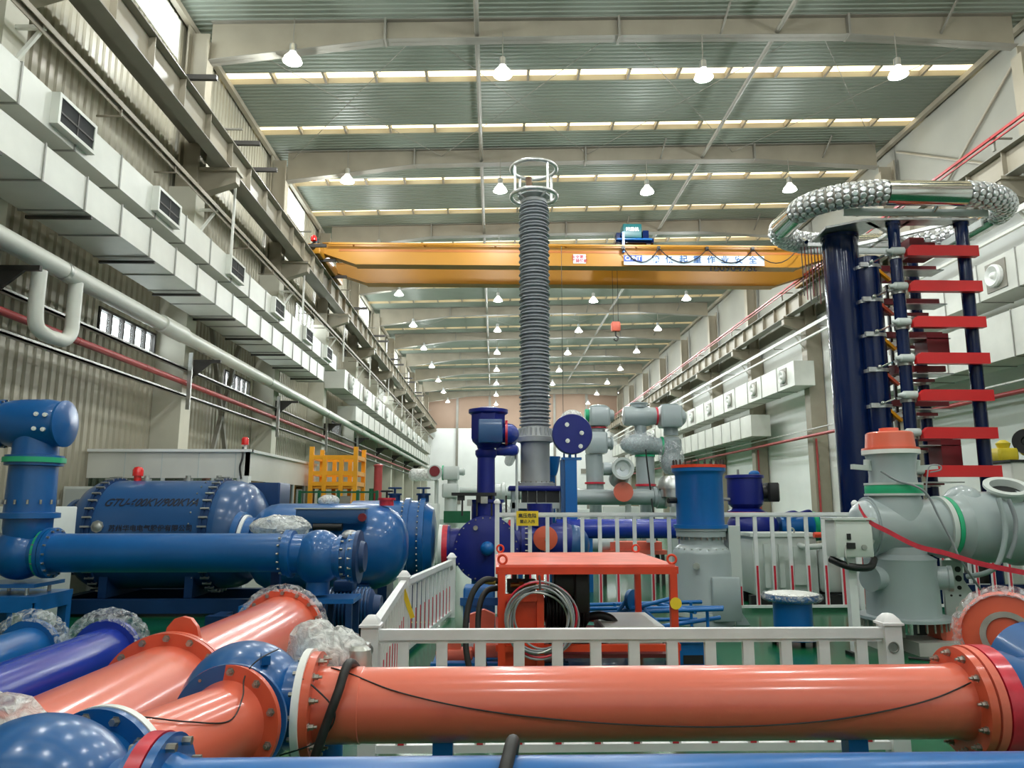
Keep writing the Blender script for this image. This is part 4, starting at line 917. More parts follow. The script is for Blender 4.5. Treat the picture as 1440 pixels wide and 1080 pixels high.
for i in range(4):
    m=M(); pts=[V(p) for p in allp[i]]
    Ls=[0]
    for k in range(16): Ls.append(Ls[-1]+(pts[k+1]-pts[k]).length)
    n=int(Ls[-1]/.135); proto=None
    for j in range(n):
        s_=Ls[-1]*(j+.5)/n; k=max(q for q in range(16) if Ls[q]<=s_); u=(s_-Ls[k])/(Ls[k+1]-Ls[k]); p=pts[k].lerp(pts[k+1],u); dd=(pts[k+1]-pts[k]).normalized()
        x,y,_=basis(dd)
        for q in range(12):
            a=2*pi*(q+.5*(j%2))/12; nr=x*math.cos(a)+y*math.sin(a)
            if (-nr).dot(V((0,0,1)))<-.99: pass
            m.lathe(p+nr*(rt*.80),nr,[(0,.069),(.045,.069),(.062,.05),(.066,.0)],10,False); nb+=1
    P(t,'ring_disc',m,'disc_metal',label='small round electrode discs of the corona ring',kind='stuff')
for k in range(9): P(t,'hanging_rod',M().cyl((7.55+.08*k,17.2,8.25),(7.55+.08*k,17.2,7.0-.1*(k%3)),.012,n=6),'maroon' if k%2 else 'steel_dark')
# ================================================================ BRIDGE CRANE
gy1,gy2=30.0,32.7; zt,zb=12.87,11.98
t=E('bridge_crane','yellow double girder bridge crane spanning the hall with a banner','crane',(3.6,31.3,12.1))
def girder(y,w=.5):
    m=M(); pts=[(-7.3,zt),(-7.3,zt-.42),(-5.9,zb),(13.0,zb),(14.4,zt-.42),(14.4,zt)]
    m.prism([(x,y,z) for x,z in pts],(0,w,0)); return m
for y in (gy1,gy2):
    P(t,'girder',girder(y),'yellow_crane')
    P(t,'flange',M().bx(-7.3,y-.06,zt,14.4,y+.56,zt+.03).bx(-5.9,y-.05,zb-.03,13,y+.55,zb),'yellow_crane')
    P(t,'trolley_rail',M().bx(-7.2,y+.22,zt+.03,14.3,y+.28,zt+.10),'steel_brown')
P(t,'web_shade',M().bx(-6.6,gy1-.012,zt-.34,14.0,gy1-.002,zt-.24),'crane_shade',label='darker orange strip, painted shade below the flange')  # thin strip that paints the shade of the top flange onto the web
P(t,'cable_beam',M().bx(-7.0,gy1-.22,zt-.10,14.2,gy1-.16,zt-.02),'yellow_crane')
for x in range(-6,15,3): P(t,'beam_bracket',M().bx(x,gy1-.2,zt-.12,x+.05,gy1,zt-.04),'yellow_crane')
for x in (-7.5,14.7):
    P(t,'end_carriage',M().bbox(x-.28,gy1-.7,12.2,x+.28,gy2+1.2,12.62,.05),'yellow_crane')
    for y in (gy1-.4,gy2+.9): P(t,'wheel',M().cyl((x-.1,y,12.32),(x+.1,y,12.32),.195,n=24),'steel_dark')
P(t,'buffer',M().cyl((-7.5,gy1-.7,12.45),(-7.5,gy1-.9,12.45),.1,n=16),'black')
P(t,'drive_motor',M().lathe((-7.5,gy1-.35,12.62),(0,0,1),[(0,.14),(.3,.14),(.34,.1)],16),'black')
P(t,'beacon',M().lathe((-7.55,gy1-.5,12.80),(0,0,1),[(0,.13),(.14,.13),(.22,.08),(.24,0)],16),'red_lens',label='red warning beacon')
a=at(877,359,gy1-.24); b=at(1075,374,gy1-.24)
P(t,'banner',M().bx(a.x,gy1-.25,b.z,b.x,gy1-.24,a.z),'banner',label='pale blue slogan banner')
c=at(903,366,gy1-.24); P(t,'banner_logo',M().bx(a.x,gy1-.262,(a.z+b.z)/2-.06,c.x,gy1-.251,a.z),'banner_blue',label='dark blue corner of the banner')
text(t,'lettering','CHNT',.25,((a.x+c.x)/2,gy1-.266,(a.z+(a.z+b.z)/2-.06)/2),(pi/2,0,0),'ink_white',width=.95)
n='确保起重作业安全'
for i,ch in enumerate(n):
    x=at(922+i*19.5,362.5,gy1-.26).x; text(t,'lettering',ch,.36,(x,gy1-.256,a.z-.19),(pi/2,0,0),'ink_blue')
q=at(1030,378,gy1-.02); text(t,'lettering','10090473t',.42,(q.x,gy1-.01,q.z+.03),(pi/2,0,0),'ink',width=1.15)
q=at(815,364,gy1-.02); P(t,'notice_plate',M().bx(q.x-.27,gy1-.02,q.z-.2,q.x+.27,gy1-.004,q.z+.2),'banner',label='small notice plate with red writing')
text(t,'lettering','安全第一',.17,(q.x,gy1-.024,q.z+.08),(pi/2,0,0),'ink_red'); text(t,'lettering','严禁超载',.17,(q.x,gy1-.024,q.z-.10),(pi/2,0,0),'ink_red')
fx=[at(x,354,gy1-.2) for x in (876,926,994,1058,1120)]
P(t,'cable_trolley',M().bx(fx[0].x-.06,gy1-.3,zt-.25,fx[0].x+.06,gy1-.14,zt-.1).bx(fx[1].x-.06,gy1-.3,zt-.25,fx[1].x+.06,gy1-.14,zt-.1).bx(fx[2].x-.06,gy1-.3,zt-.25,fx[2].x+.06,gy1-.14,zt-.1).bx(fx[3].x-.06,gy1-.3,zt-.25,fx[3].x+.06,gy1-.14,zt-.1),'steel_dark')
for i in range(4):
    p0,p1=fx[i],fx[i+1]; mm=[(p0.x+(p1.x-p0.x)*u,gy1-.3,zt-.2-.62*4*u*(1-u)) for u in [k/8 for k in range(9)]]
    P(t,'festoon_cable',M().tube(mm,.022,6),'black')
# trolley with hoist
a=at(864,342,31.3); x0=a.x; zz=zt+.10
t=E('crane_trolley','teal crane hoist trolley riding on top of the yellow crane','hoist',(x0+.6,31.5,zz))
P(t,'trolley_frame',M().bx(x0-.15,gy1+.1,zz+.1,x0+1.5,gy2+.4,zz+.28),'navy_tube')
for x in (x0,x0+1.3):
    for y in (gy1+.25,gy2+.25): P(t,'wheel',M().cyl((x,y-.06,zz+.11),(x,y+.06,zz+.11),.11,n=18),'steel_dark')
P(t,'housing',M().bbox(x0+.2,gy1+.2,zz+.36,x0+1.02,gy1+.9,zz+.98,.03),'teal')
P(t,'drum',M().cyl((x0+.1,31.6,zz+.5),(x0+1.3,31.6,zz+.5),.25,n=24),'steel_dark')
P(t,'side_frame',M().bx(x0+1.05,gy1+.15,zz+.28,x0+1.3,gy1+.8,zz+.66),'navy_tube'); P(t,'side_frame',M().bx(x0-.1,gy1+.15,zz+.28,x0+.12,gy1+.6,zz+.55),'navy_tube')
P(t,'blue_arm',M().bx(x0+.10,gy1-.12,zz-.42,x0+.20,gy1+.0,zz+.5).bx(x0+.10,gy1-.1,zz+.4,x0+.20,gy1+.3,zz+.5),'blue_bright')
P(t,'front_rail',M().cyl((x0-.1,gy1-.02,zz+.2),(x0+1.4,gy1-.02,zz+.2),.05,n=10),'blue')
text(t,'lettering','起重机',.19,(x0+.6,gy1+.19,zz+.72),(pi/2,0,0),'ink_white')
h=at(866,466,31.6)
for dx in (0,.22): P(t,'rope',M().cyl((h.x-.1+dx,31.6,zz+.3),(h.x-.1+dx,31.6,h.z+.4),.012,n=6),'black')
P(t,'hook_block',M().bbox(h.x-.2,31.45,h.z+.0,h.x+.2,31.75,h.z+.42,.06),'red_pale',label='red hook block')
P(t,'hook',M().tube(curve([(h.x,31.6,h.z),(h.x,31.6,h.z-.18),(h.x+.1,31.6,h.z-.3),(h.x+.02,31.6,h.z-.42),(h.x-.1,31.6,h.z-.34)],5),.04,10),'steel_dark')
p=at(790,350,29.6); T('pendant_cable',M().cyl((p.x,29.81,3.2),(p.x,29.81,12.80),.012,n=6).bx(p.x-.06,29.76,3.0,p.x+.06,29.86,3.3),'black','thin black pendant cable hanging from the crane beside the bushing','cable')
# ================================================================ TALL BUSHING
bx_,by_=1.03,18.5
t=E('bushing','tall grey ribbed insulator column topped by a double grading ring','insulator',(bx_,by_,2.42))
pr=[(3.92,.33)]; z=3.92; k=0
zs_top=9.82; n=66; dz=(zs_top-z)/n
for i in range(n):
    R=.405 if i%2==0 else .375; r0=.325-.01*i/n; z=3.92+i*dz
    pr+=[(z+dz*.12,r0),(z+dz*.25,R),(z+dz*.38,R),(z+dz*.80,r0+.02)]
pr+=[(zs_top,.31),(zs_top+.05,.31)]
P(t,'shed_column',M().lathe((bx_,by_,0),(0,0,1),pr,48),'bush_shed')
P(t,'base_flange',M().lathe((bx_,by_,0),(0,0,1),[(3.50,.36),(3.52,.45),(3.64,.46),(3.66,.42),(3.80,.38),(3.93,.345)],48),'bush_base')
P(t,'flange_rib',M().bolts((bx_,by_,3.66),(0,0,1),.40,20,.03,.2),'bush_base',kind='stuff')
P(t,'base_tube',M().lathe((bx_,by_,0),(0,0,1),[(2.42,.48),(2.50,.48),(2.52,.37),(2.56,.365),(3.46,.365),(3.50,.38)],48),'bush_base')
P(t,'bolt',M().bolts((bx_,by_,2.50),(0,0,1),.43,20,.02,.04),'bolt',kind='stuff')
P(t,'top_cap',M().lathe((bx_,by_,0),(0,0,1),[(9.84,.34),(9.92,.34),(9.93,.30),(10.02,.42),(10.05,.42),(10.06,.2),(10.07,0)],40),'bush_base')
P(t,'terminal',M().lathe((bx_-.10,by_,10.06),(-.08,0,1),[(0,.10),(.4,.085),(.52,.085),(.54,.05)],18),'wood_brown',label='brown wrapped terminal')
P(t,'terminal',M().cyl((bx_+.02,by_,10.06),(bx_-.02,by_,10.35),.05,n=12),'steel_dark')
P(t,'grading_ring',M().torus((bx_,by_,10.04),(0,0,1),.60,.055,48,12),'alu')
P(t,'grading_ring',M().torus((bx_,by_,10.82),(0,0,1),.60,.055,48,12),'alu')
for a in (.6,2.2,3.7,5.3): P(t,'ring_post',M().cyl((bx_+.6*math.cos(a),by_+.6*math.sin(a),10.04),(bx_+.6*math.cos(a),by_+.6*math.sin(a),10.82),.035,n=10),'alu')
for a in (.6,2.2,3.7,5.3): P(t,'ring_arm',M().cyl((bx_+.3*math.cos(a),by_+.3*math.sin(a),9.95),(bx_+.6*math.cos(a),by_+.6*math.sin(a),10.04),.03,n=10),'alu')
t=E('bushing_stand','blue and grey bolted stand carrying the tall insulator','stand',(bx_,by_,0))
P(t,'top_plate',M().bbox(bx_-.68,by_-.6,2.30,bx_+.68,by_+.6,2.42,.03),'blue_navy')
for y in (-.55,.47): P(t,'frame_rail',M().bx(bx_-.62,by_+y,1.88,bx_+.66,by_+y+.08,2.02),'gis_light')
for x in (-.6,.56):
    for y in (-.55,.47): P(t,'leg',M().bx(bx_+x,by_+y,0,bx_+x+.08,by_+y+.08,2.3),'gis_grey')
P(t,'tank',M().lathe((bx_,by_,1.0),(0,0,1),[(0,.4),(.75,.4),(.8,.46),(.9,.46),(1.0,.35),(1.3,.35)],40),'blue_tank')
P(t,'shield',M().bx(bx_-.35,by_-.5,2.02,bx_+.55,by_-.45,2.3),'black')
P(t,'stud',M().bolts((bx_,by_,2.0),(0,0,1),.58,16,.012,.3),'bolt',kind='stuff')
# ================================================================ CENTRE BLUE SWITCHGEAR
bb=at(684,772,15.2); NV='blue_navy'
t=E('gis_breaker','navy blue disc fronted switchgear tank with a tall vertical riser','switchgear',(bb.x,15.4,0))
P(t,'tank_body',M().lathe((bb.x,15.9,bb.z),(0,-1,0),[(0,.2),(.1,.5),(.2,.60),(.62,.60),(.62,.66),(.70,.66),(.705,.60),(.74,.5),(.76,.3),(.77,0)],56),NV)
P(t,'bolt',M().bolts((bb.x,15.2,bb.z),(0,-1,0),.62,26,.016,.03),'bolt',kind='stuff')
P(t,'ball_valve',M().ell((bb.x+.02,15.02,bb.z+.02),.14,20,12),'blue_bright',label='small bright blue ball')
P(t,'name_star',M().cyl((bb.x-.22,15.14,bb.z+.42),(bb.x-.22,15.10,bb.z+.42),.05,n=8),'bolt')
P(t,'top_neck',M().lathe((bb.x,15.6,0),(0,0,1),[(bb.z+.5,.32),(2.0,.32),(2.02,.36),(2.08,.36)],36),NV)
P(t,'bolt_platform',M().bx(bb.x-.72,15.2,2.16,bb.x+.2,15.9,2.22).bx(bb.x-.6,15.25,2.06,bb.x-.45,15.35,2.16).bx(bb.x-.2,15.22,2.02,bb.x-.02,15.32,2.16),'black')
P(t,'platform_plate',M().bx(bb.x-.12,15.18,2.0,bb.x+.02,15.2,2.14).bx(bb.x-.4,15.18,1.95,bb.x-.3,15.2,2.08),'galv')
for i in range(4): P(t,'stay_bolt',M().cyl((bb.x-.5+.3*i,15.3,1.75),(bb.x-.5+.3*i,15.3,2.16),.02,n=8),'steel_dark')
rx=bb.x-.02
P(t,'riser',M().lathe((rx,15.6,0),(0,0,1),[(2.08,.19),(2.95,.185),(2.96,.20),(3.02,.23),(3.10,.23),(3.14,.18),(3.2,.2)],36),NV)
P(t,'head_octagon',M().lathe((rx+.04,15.6,0),(0,0,1),[(3.16,.20),(3.30,.36),(3.36,.38),(3.88,.38)],8,ph=pi/8),NV)
P(t,'head_box',M().bbox(rx-.16,15.1,3.24,rx+.34,15.4,3.72,.02),'blue_tank',label='front box, coloured lighter blue for its lit face')  # light on the box front is put in as a lighter blue
P(t,'top_flange',M().lathe((rx+.04,15.6,0),(0,0,1),[(3.86,.36),(3.9,.42),(3.97,.42),(3.99,.3),(4.02,.2)],36),NV)
P(t,'red_ring',M().lathe((rx+.40,15.6,3.48),(1,0,0),[(0,.27),(.05,.27)],36),'red_tape',label='red ring')
P(t,'upper_duct',M().tube([(rx+.3,15.6,3.48),(rx+.42,15.62,3.48),(rx+.48,15.72,3.48),(rx+.50,15.9,3.48),(rx+.50,20.5,3.50)],.21,32),'blue_violet')
P(t,'lower_duct',M().tube([(rx+.2,15.8,3.14),(rx+.48,15.82,3.14),(rx+.56,15.88,3.14),(rx+.58,16.0,3.14),(rx+.58,20.3,3.14)],.13,24),'blue_violet')
P(t,'duct_stay',M().cyl((rx+.66,16.0,0),(rx+.66,16.0,3.05),.03,n=10),'gis_light')
P(t,'foot',M().bx(bb.x-.3,15.3,0,bb.x+.3,15.8,bb.z-.55),'blue_bright'); P(t,'base_plate',M().bx(bb.x-.5,15.2,0,bb.x+.5,15.95,.06),'blue')
P(t,'left_nozzle',M().lathe((bb.x-.5,15.6,bb.z+.02),(-1,0,0),[(0,.38),(.25,.38),(.25,.44),(.30,.44)],36),NV)
P(t,'red_ring',M().lathe((bb.x-.80,15.6,bb.z+.02),(-1,0,0),[(0,.45),(.11,.45)],36),'red_tape',label='red tape ring')
P(t,'white_ring',M().lathe((bb.x-.91,15.6,bb.z+.02),(-1,0,0),[(0,.45),(.07,.45)],36),'white_ring',label='white ring')
t=E('gis_breaker','second navy switchgear tank with an orange port disc behind the yellow sign','switchgear',(1.0,16.2,0))
P(t,'tank_body',M().lathe((.28,16.3,1.14),(1,0,0),[(0,.42),(.04,.50),(.1,.5),(.1,.44),(.3,.44),(.3,.5),(.38,.5),(.38,.42),(.7,.42),(.7,.5),(.78,.5),(.78,.44),(1.3,.44),(1.4,.40)],48),NV)
P(t,'red_band',M().lathe((.30,16.3,1.14),(1,0,0),[(0,.46),(.02,.512),(.08,.512),(.08,.46)],48),'red_tape',label='red tape band')
P(t,'bolt',M().bolts((.66,16.3,1.14),(1,0,0),.47,24,.016,.06).bolts((1.06,16.3,1.14),(1,0,0),.47,24,.016,.06),'bolt',kind='stuff')
P(t,'orange_port',M().lathe((1.08,15.84,1.28),(0,-1,0),[(0,.20),(.10,.20),(.11,.255),(.14,.255),(.15,.22),(.155,0)],36),'orange_flange',label='orange port disc')
P(t,'port_bolt',M().cyl((1.10,15.69,1.25),(1.10,15.64,1.25),.035,n=10),'bolt')
P(t,'right_ball',M().ell((1.72,16.3,1.12),(.36,.42,.42),28,16),'blue_tank')
P(t,'top_neck',M().cyl((1.0,16.3,1.5),(1.0,16.3,2.0),.28,n=32),NV)
for x in (.5,1.5): P(t,'foot',M().bx(x-.12,16.1,0,x+.12,16.5,.75),'blue_bright')
# disc headed duct on the blue column
d=at(805,610,17.6)
t=E('gis_duct_end','thick navy duct with round end disc and silver bolts on a blue column','switchgear',(d.x,17.8,0))
P(t,'end_disc',M().lathe((d.x,17.6,d.z),(0,1,0),[(0,0),(.0,.47),(.06,.49),(.07,.49)],56),NV)
P(t,'duct_body',M().lathe((d.x,17.68,d.z-.02),(0,1,0),[(0,.46),(.28,.46),(.30,.40),(.34,.40)],48),'blue_navy')
b0=None
for dx,dz in ((-.13,.22),(.22,.02),(-.12,-.17),(.19,-.30)):
    p_=V((d.x+dx,17.6,d.z+dz)); mk=M().lathe(p_,(0,-1,0),[(0,.055),(.03,.055),(.03,.035),(.07,.035)],8)
    if b0 is None: b0=P(t,'end_bolt',mk,'chrome'); o_=p_
    else: piece(b0,t,p_-o_)
P(t,'saddle',M().bx(d.x-.25,17.65,d.z-.62,d.x+.22,17.95,d.z-.56).bolts((d.x-.05,17.8,d.z-.58),(0,0,1),.14,4,.025,.12),'blue')
P(t,'column_shaft',M().bx(d.x-.18,17.66,.04,d.x+.10,17.94,d.z-.62).bx(d.x-.28,17.6,0,d.x+.2,18.0,.05),'blue_bright')
P(t,'column_face',M().bx(d.x-.28,17.7,.04,d.x-.18,17.94,d.z-.62),'blue_tank')
P(t,'rear_column',M().bx(d.x-.5,19.6,0,d.x-.26,19.9,d.z-.9).lathe((d.x-.38,19.7,d.z-.92),(0,0,1),[(0,.16),(.1,.2),(.5,.28)],24),'blue_bright')
t=E('bus_duct','long violet-blue duct running right behind the white back railing','pipe',(3.1,17.4,0))
P(t,'duct_tube',M().cyl((1.75,17.4,1.42),(5.0,17.4,1.42),.225,n=36).lathe((1.75,17.4,1.42),(-1,0,0),[(0,.3),(.06,.3),(.07,.225),(.3,.225)],36),'blue_violet')
for x in (2.2,4.4): P(t,'support_leg',M().bx(x-.08,17.3,0,x+.08,17.5,1.2),'blue_bright')
t=E('pump_cart','red framed white pump cart behind the back railing','cart',(3.4,19,0))
P(t,'cart_frame',M().bx(2.7,18.6,.75,4.3,19.4,.85).bx(2.9,18.7,.85,4.2,19.3,1.05),'red_pale'); P(t,'tank',M().cyl((2.0,18.9,1.0),(3.0,18.9,1.0),.2,n=24),'gis_light')
for x in (2.75,4.2):
    for y in (18.65,19.3): P(t,'leg',M().bx(x-.04,y-.04,0,x+.04,y+.04,.75),'steel_dark')
P(t,'white_canister',M().cyl((3.9,18.55,1.05),(3.9,18.55,1.25),.12,n=20),'white_ring')
# navy vessel right and its duct
c=V((6.12,18.0,0))
t=E('voltage_transformer','navy blue drum with black wrapped side terminal on a stem','switchgear',c)
P(t,'drum_body',M().lathe(c,(0,0,1),[(1.88,.30),(1.98,.41),(2.05,.42),(2.60,.42),(2.61,.46),(2.68,.46),(2.69,.40)],40),NV)
P(t,'lifting_hook',M().cyl(c+V((-.15,0,2.68)),c+V((-.15,0,2.82)),.03,n=8),'galv'); P(t,'top_valve',M().ell(c+V((.25,0,2.72)),(.14,.1,.08),14,8),'blue_bright')
P(t,'side_terminal',M().cyl(c+V((.4,0,2.27)),c+V((.5,0,2.27)),.16,n=20).bbox(c.x+.5,c.y-.22,2.04,c.x+.78,c.y+.22,2.5,.04),'black',label='black wrapped terminal')
P(t,'stem',M().lathe(c,(0,0,1),[(1.5,.34),(1.72,.34),(1.76,.44),(1.82,.44),(1.9,.3)],36),NV)
P(t,'red_band',M().lathe(c,(0,0,1),[(1.74,.45),(1.80,.45)],36),'red_tape',label='red ring')
P(t,'body_elbow',M().ell(c+V((.15,0,1.45)),(.62,.5,.42),28,16),NV)
P(t,'side_pin',M().cyl(c+V((-.42,-.1,2.1)),c+V((-.6,-.15,2.1)),.04,n=10),'galv')
P(t,'stand_leg',M().bx(c.x-.25,c.y-.2,0,c.x+.3,c.y+.25,1.1),'gis_grey')
t=E('bus_duct','blue duct with green band passing behind the railing left of the tower','pipe',(7.6,18,0))
P(t,'duct_tube',M().lathe((6.9,18.0,1.45),(1,0,0),[(0,.25),(.1,.25),(.11,.31),(.17,.31),(.18,.26),(.75,.26),(.8,.33),(.9,.34),(1.5,.34)],36),'blue')
P(t,'green_band',M().lathe((7.68,18.0,1.45),(1,0,0),[(0,.355),(.1,.355)],36),'green_ring',label='green band')
P(t,'loose_cable',M().tube(curve([(7.0,17.9,1.74),(7.2,17.8,1.8),(7.4,17.95,1.76),(7.6,17.85,1.82),(7.75,18,1.72)],5),.04,8),'blue_navy')
for x in (7.1,8.2): P(t,'support_leg',M().bx(x-.1,17.9,0,x+.1,18.1,1.2),'blue_bright')
# white transformer
t=E('transformer','pale green grey power transformer tank behind the back railing','transformer',(6.0,15.4,0))
P(t,'tank_body',M().bbox(5.2,15.0,.2,6.5,15.8,1.34,.02),'transformer'); P(t,'lid',M().bx(5.15,14.95,1.34,6.55,15.85,1.41),'transformer')
P(t,'cooling_fin',M().bx(5.4,14.92,.35,5.5,15.0,1.2).bx(5.7,14.92,.35,5.8,15.0,1.2).bx(6.0,14.94,.4,6.32,15.0,1.15),'transformer',kind='stuff')
P(t,'oil_tank',M().bbox(6.55,15.0,.25,7.05,15.7,1.1,.08),'gis_light'); P(t,'oil_pipe',M().tube(curve([(6.15,15.0,1.17),(6.18,14.75,1.15),(6.45,14.7,1.17),(6.65,14.85,1.18),(6.82,15.0,1.1)],5),.055,12),'gis_light')
P(t,'red_pipe',M().cyl((6.38,14.82,1.38),(7.36,14.82,1.38),.055,n=12),'red_frame',label='red pipe'); P(t,'red_pipe',M().cyl((6.85,14.8,1.27),(7.36,14.8,1.27),.065,n=12),'red_frame',label='red pipe')
for x in (7.05,7.28): P(t,'red_riser',M().cyl((x,14.82,.0),(x,14.82,1.38),.045,n=10),'red_frame',label='red riser pipe')
for y in (14.95,15.7): P(t,'base_skid',M().bx(5.1,y,0,7.3,y+.15,.2),'black')
P(t,'wire_lug',M().torus((6.0,15.0,1.45),(0,1,0),.06,.02,14,6),'galv')
t=E('instrument_bench','white bench with grey instruments behind the railing far right','bench',(12.6,18.6,0))
P(t,'bench_top',M().bx(11.6,18.2,.82,13.9,19.0,.87),'white_ring')
for x in (11.65,13.8):
    for y in (18.25,18.9): P(t,'leg',M().bx(x,y,0,x+.06,y+.06,.82),'rail_white')
P(t,'instrument',M().bbox(11.8,18.4,.87,12.3,18.8,1.25,.02),'cabinet'); P(t,'instrument',M().bbox(12.5,18.4,.87,13.3,18.8,1.15,.02),'gis_light'); P(t,'lower_case',M().bbox(11.9,18.4,.02,13.4,18.9,.6,.03),'steel_dark')
# ---- far grey switchgear
G='gis_grey'
t=E('gis_bay','tall grey far switchgear unit with two square heads on a round riser','switchgear',(3.3,24,0))
P(t,'riser',M().cyl((3.28,24,2.4),(3.25,24,3.58),.28,n=28),G)
P(t,'red_ring',M().cyl((3.27,24,2.62),(3.27,24,2.68),.33,n=28).cyl((3.4,24,4.42),(3.4,24,4.47),.3,n=28),'red_tape',label='red rings')
P(t,'lower_head',M().bbox(3.0,23.6,3.6,3.66,24.3,4.28,.06).lathe((3.66,23.95,3.95),(1,0,0),[(0,.2),(.12,.2),(.13,.24),(.2,.22)],20),G)
P(t,'neck',M().cyl((3.38,24,4.25),(3.4,24,4.55),.25,n=28),G)
P(t,'upper_head',M().bbox(3.10,23.6,4.5,3.76,24.3,5.10,.06).lathe((3.43,24,5.1),(0,0,1),[(0,.3),(.06,.3),(.1,.2)],24).lathe((3.76,23.95,4.85),(1,0,0),[(0,.2),(.1,.2),(.16,.16)],20),G)
P(t,'green_ring',M().cyl((2.98,24,4.85),(3.1,24,4.85),.22,n=24),'green_ring',label='pale green ring')
P(t,'wrapped_end',M().ell((2.55,24,4.75),(.38,.3,.3),20,12),'film_thick')
P(t,'base_column',M().cyl((3.28,24,0),(3.28,24,2.0),.2,n=24),G)
t=E('bus_duct','long grey far duct below the far switchgear units','pipe',(4.0,23.4,0))
P(t,'duct_tube',M().lathe((2.0,23.3,2.2),(1,0,0),[(0,.30),(.1,.3),(.1,.245),(3.0,.245),(3.0,.31),(3.1,.31),(3.1,.36),(3.4,.36),(3.42,.2)],36),G)
P(t,'wrapped_head',M().lathe((5.55,23.0,1.9),(0,0,1),[(0,.25),(.3,.25),(.3,.38),(.55,.38),(.55,.45),(.62,.45),(.8,.42),(.95,.3)],28),'alu',label='silver wrapped head')
for x in (2.5,4.2): P(t,'support_leg',M().bx(x-.08,23.2,0,x+.08,23.4,1.98),'gis_light')
P(t,'orange_cap',M().cyl((3.95,22.6,2.35),(3.95,22.7,2.35),.30,n=28).cyl((3.95,22.7,2.35),(3.95,23.2,2.3),.2,n=24),'orange_pipe',label='orange end cap')
P(t,'wheel_end',M().lathe((3.9,22.4,3.05),(0,-1,0),[(0,.34),(.12,.34),(.12,.26),(.02,.2),(.0,.08),(.05,.07)],28),'gis_light'); P(t,'wheel_body',M().cyl((3.9,22.4,3.05),(3.9,23.2,2.75),.3,n=28).cyl((3.6,22.7,3.05),(3.35,22.7,3.05),.2,n=20),G)
t=E('gis_bay','far grey switchgear pair with plastic wrapped joints and a red ring','switchgear',(5.0,24,0))
P(t,'riser',M().cyl((4.92,24,2.2),(4.92,24,3.55),.30,n=28).cyl((4.92,24,0),(4.92,24,2.2),.2,n=20),G)
P(t,'red_ring',M().cyl((4.92,24,2.55),(4.92,24,2.62),.34,n=28).cyl((5.28,23.9,4.83),(5.34,23.9,4.83),.30,n=24),'red_tape',label='red rings')
P(t,'wrapped_body',M().ell((4.75,24,3.9),(.62,.42,.36),26,16).cyl((4.9,24,3.85),(5.75,24,3.85),.28,n=24),G)
P(t,'green_ring',M().cyl((5.45,24,3.86),(5.51,24,3.86),.31,n=24).cyl((4.92,24,3.5),(4.92,24,3.56),.33,n=24),'green_ring',label='green rings')
P(t,'neck',M().cyl((4.8,24,4.2),(4.8,24,4.55),.20,n=20).cyl((5.8,24,4.2),(5.8,24,4.45),.24,n=20),G)
P(t,'upper_tank',M().lathe((4.2,23.9,4.83),(1,0,0),[(0,.1),(.03,.28),(.1,.32),(.85,.33),(.9,.3),(1.1,.28)],32).lathe((4.75,23.9,5.1),(0,0,1),[(0,.26),(.1,.26),(.12,.3),(.16,.3)],20),G)
P(t,'square_head',M().bbox(5.40,23.5,4.45,6.1,24.2,5.15,.06).lathe((6.1,23.9,4.8),(1,0,0),[(0,.26),(.1,.26),(.18,.16)],20).lathe((5.75,23.85,5.15),(0,0,1),[(0,.3),(.05,.3)],20),G)
P(t,'lower_joint',M().lathe((5.78,24,2.95),(0,0,1),[(0,.2),(.2,.33),(.5,.35),(.6,.30),(.7,.30),(.8,.36),(1.1,.36),(1.2,.26)],26),G)
P(t,'film_wrap',M().ell((4.7,23.8,3.95),(.66,.46,.40),20,12).ell((5.75,23.85,3.5),(.42,.4,.6),18,12),'film')
P(t,'support_leg',M().bx(5.7,23.9,0,5.9,24.1,2.95),'gis_light')
T('cable',M().tube(curve([at(908,632,23.2),at(911,660,23.2),at(915,690,23.2),at(918,716,23.0),(5.1,23,.03)],6),.025,8),'black','black cable hanging down the far grey switchgear pair','cable')
t=E('gis_bay','far pale grey switchgear column with a red faced port at left','switchgear',(-1.5,26,0))
P(t,'riser',M().cyl((-1.5,26,0),(-1.5,26,2.3),.22,n=24),'gis_light')
P(t,'lower_head',M().bbox(-1.80,25.7,2.2,-1.24,26.3,2.68,.05),'gis_light'); P(t,'neck',M().cyl((-1.45,26,2.66),(-1.45,26,2.84),.18,n=20),'gis_light')
P(t,'upper_head',M().bbox(-1.78,25.7,2.82,-1.22,26.3,3.28,.05).lathe((-1.22,26,3.1),(1,.0,0),[(0,.12),(.15,.14),(.2,.1)],16),'gis_light')
P(t,'port_body',M().lathe((-2.05,26.0,3.06),(.0,-1,0),[(0,.2),(.3,.26),(.4,.26)],28),'gis_light'); P(t,'port_face',M().cyl((-2.05,25.6,3.1),(-2.05,25.56,3.1),.18,n=24),'maroon',label='dark red port face'); P(t,'green_ring',M().cyl((-1.82,26,3.06),(-1.76,26,3.06),.26,n=24),'green_ring',label='green ring')
P(t,'left_tank',M().lathe((-2.0,26.2,3.0),(-1,.0,0),[(0,.22),(.9,.22),(1.0,.1)],28),'film_thick'); P(t,'side_duct',M().lathe((-1.2,26,2.45),(1,0,0),[(0,.12),(.4,.12),(.5,.14),(1.0,.14)],20),'gis_light')
P(t,'stripe_pole',M().cyl((-2.0,25.9,0),(-2.0,25.9,2.8),.07,n=14),'gis_light'); P(t,'base_box',M().bbox(-2.7,25.6,0,-1.9,26.4,2.0,.05),'cabinet'); P(t,'green_frame',M().bx(-1.7,25.3,1.35,-.8,25.36,1.75),'green_dark')
t=E('far_duct','far grey duct and wrapped valves behind the insulator stand','pipe',(0.1,24,0))
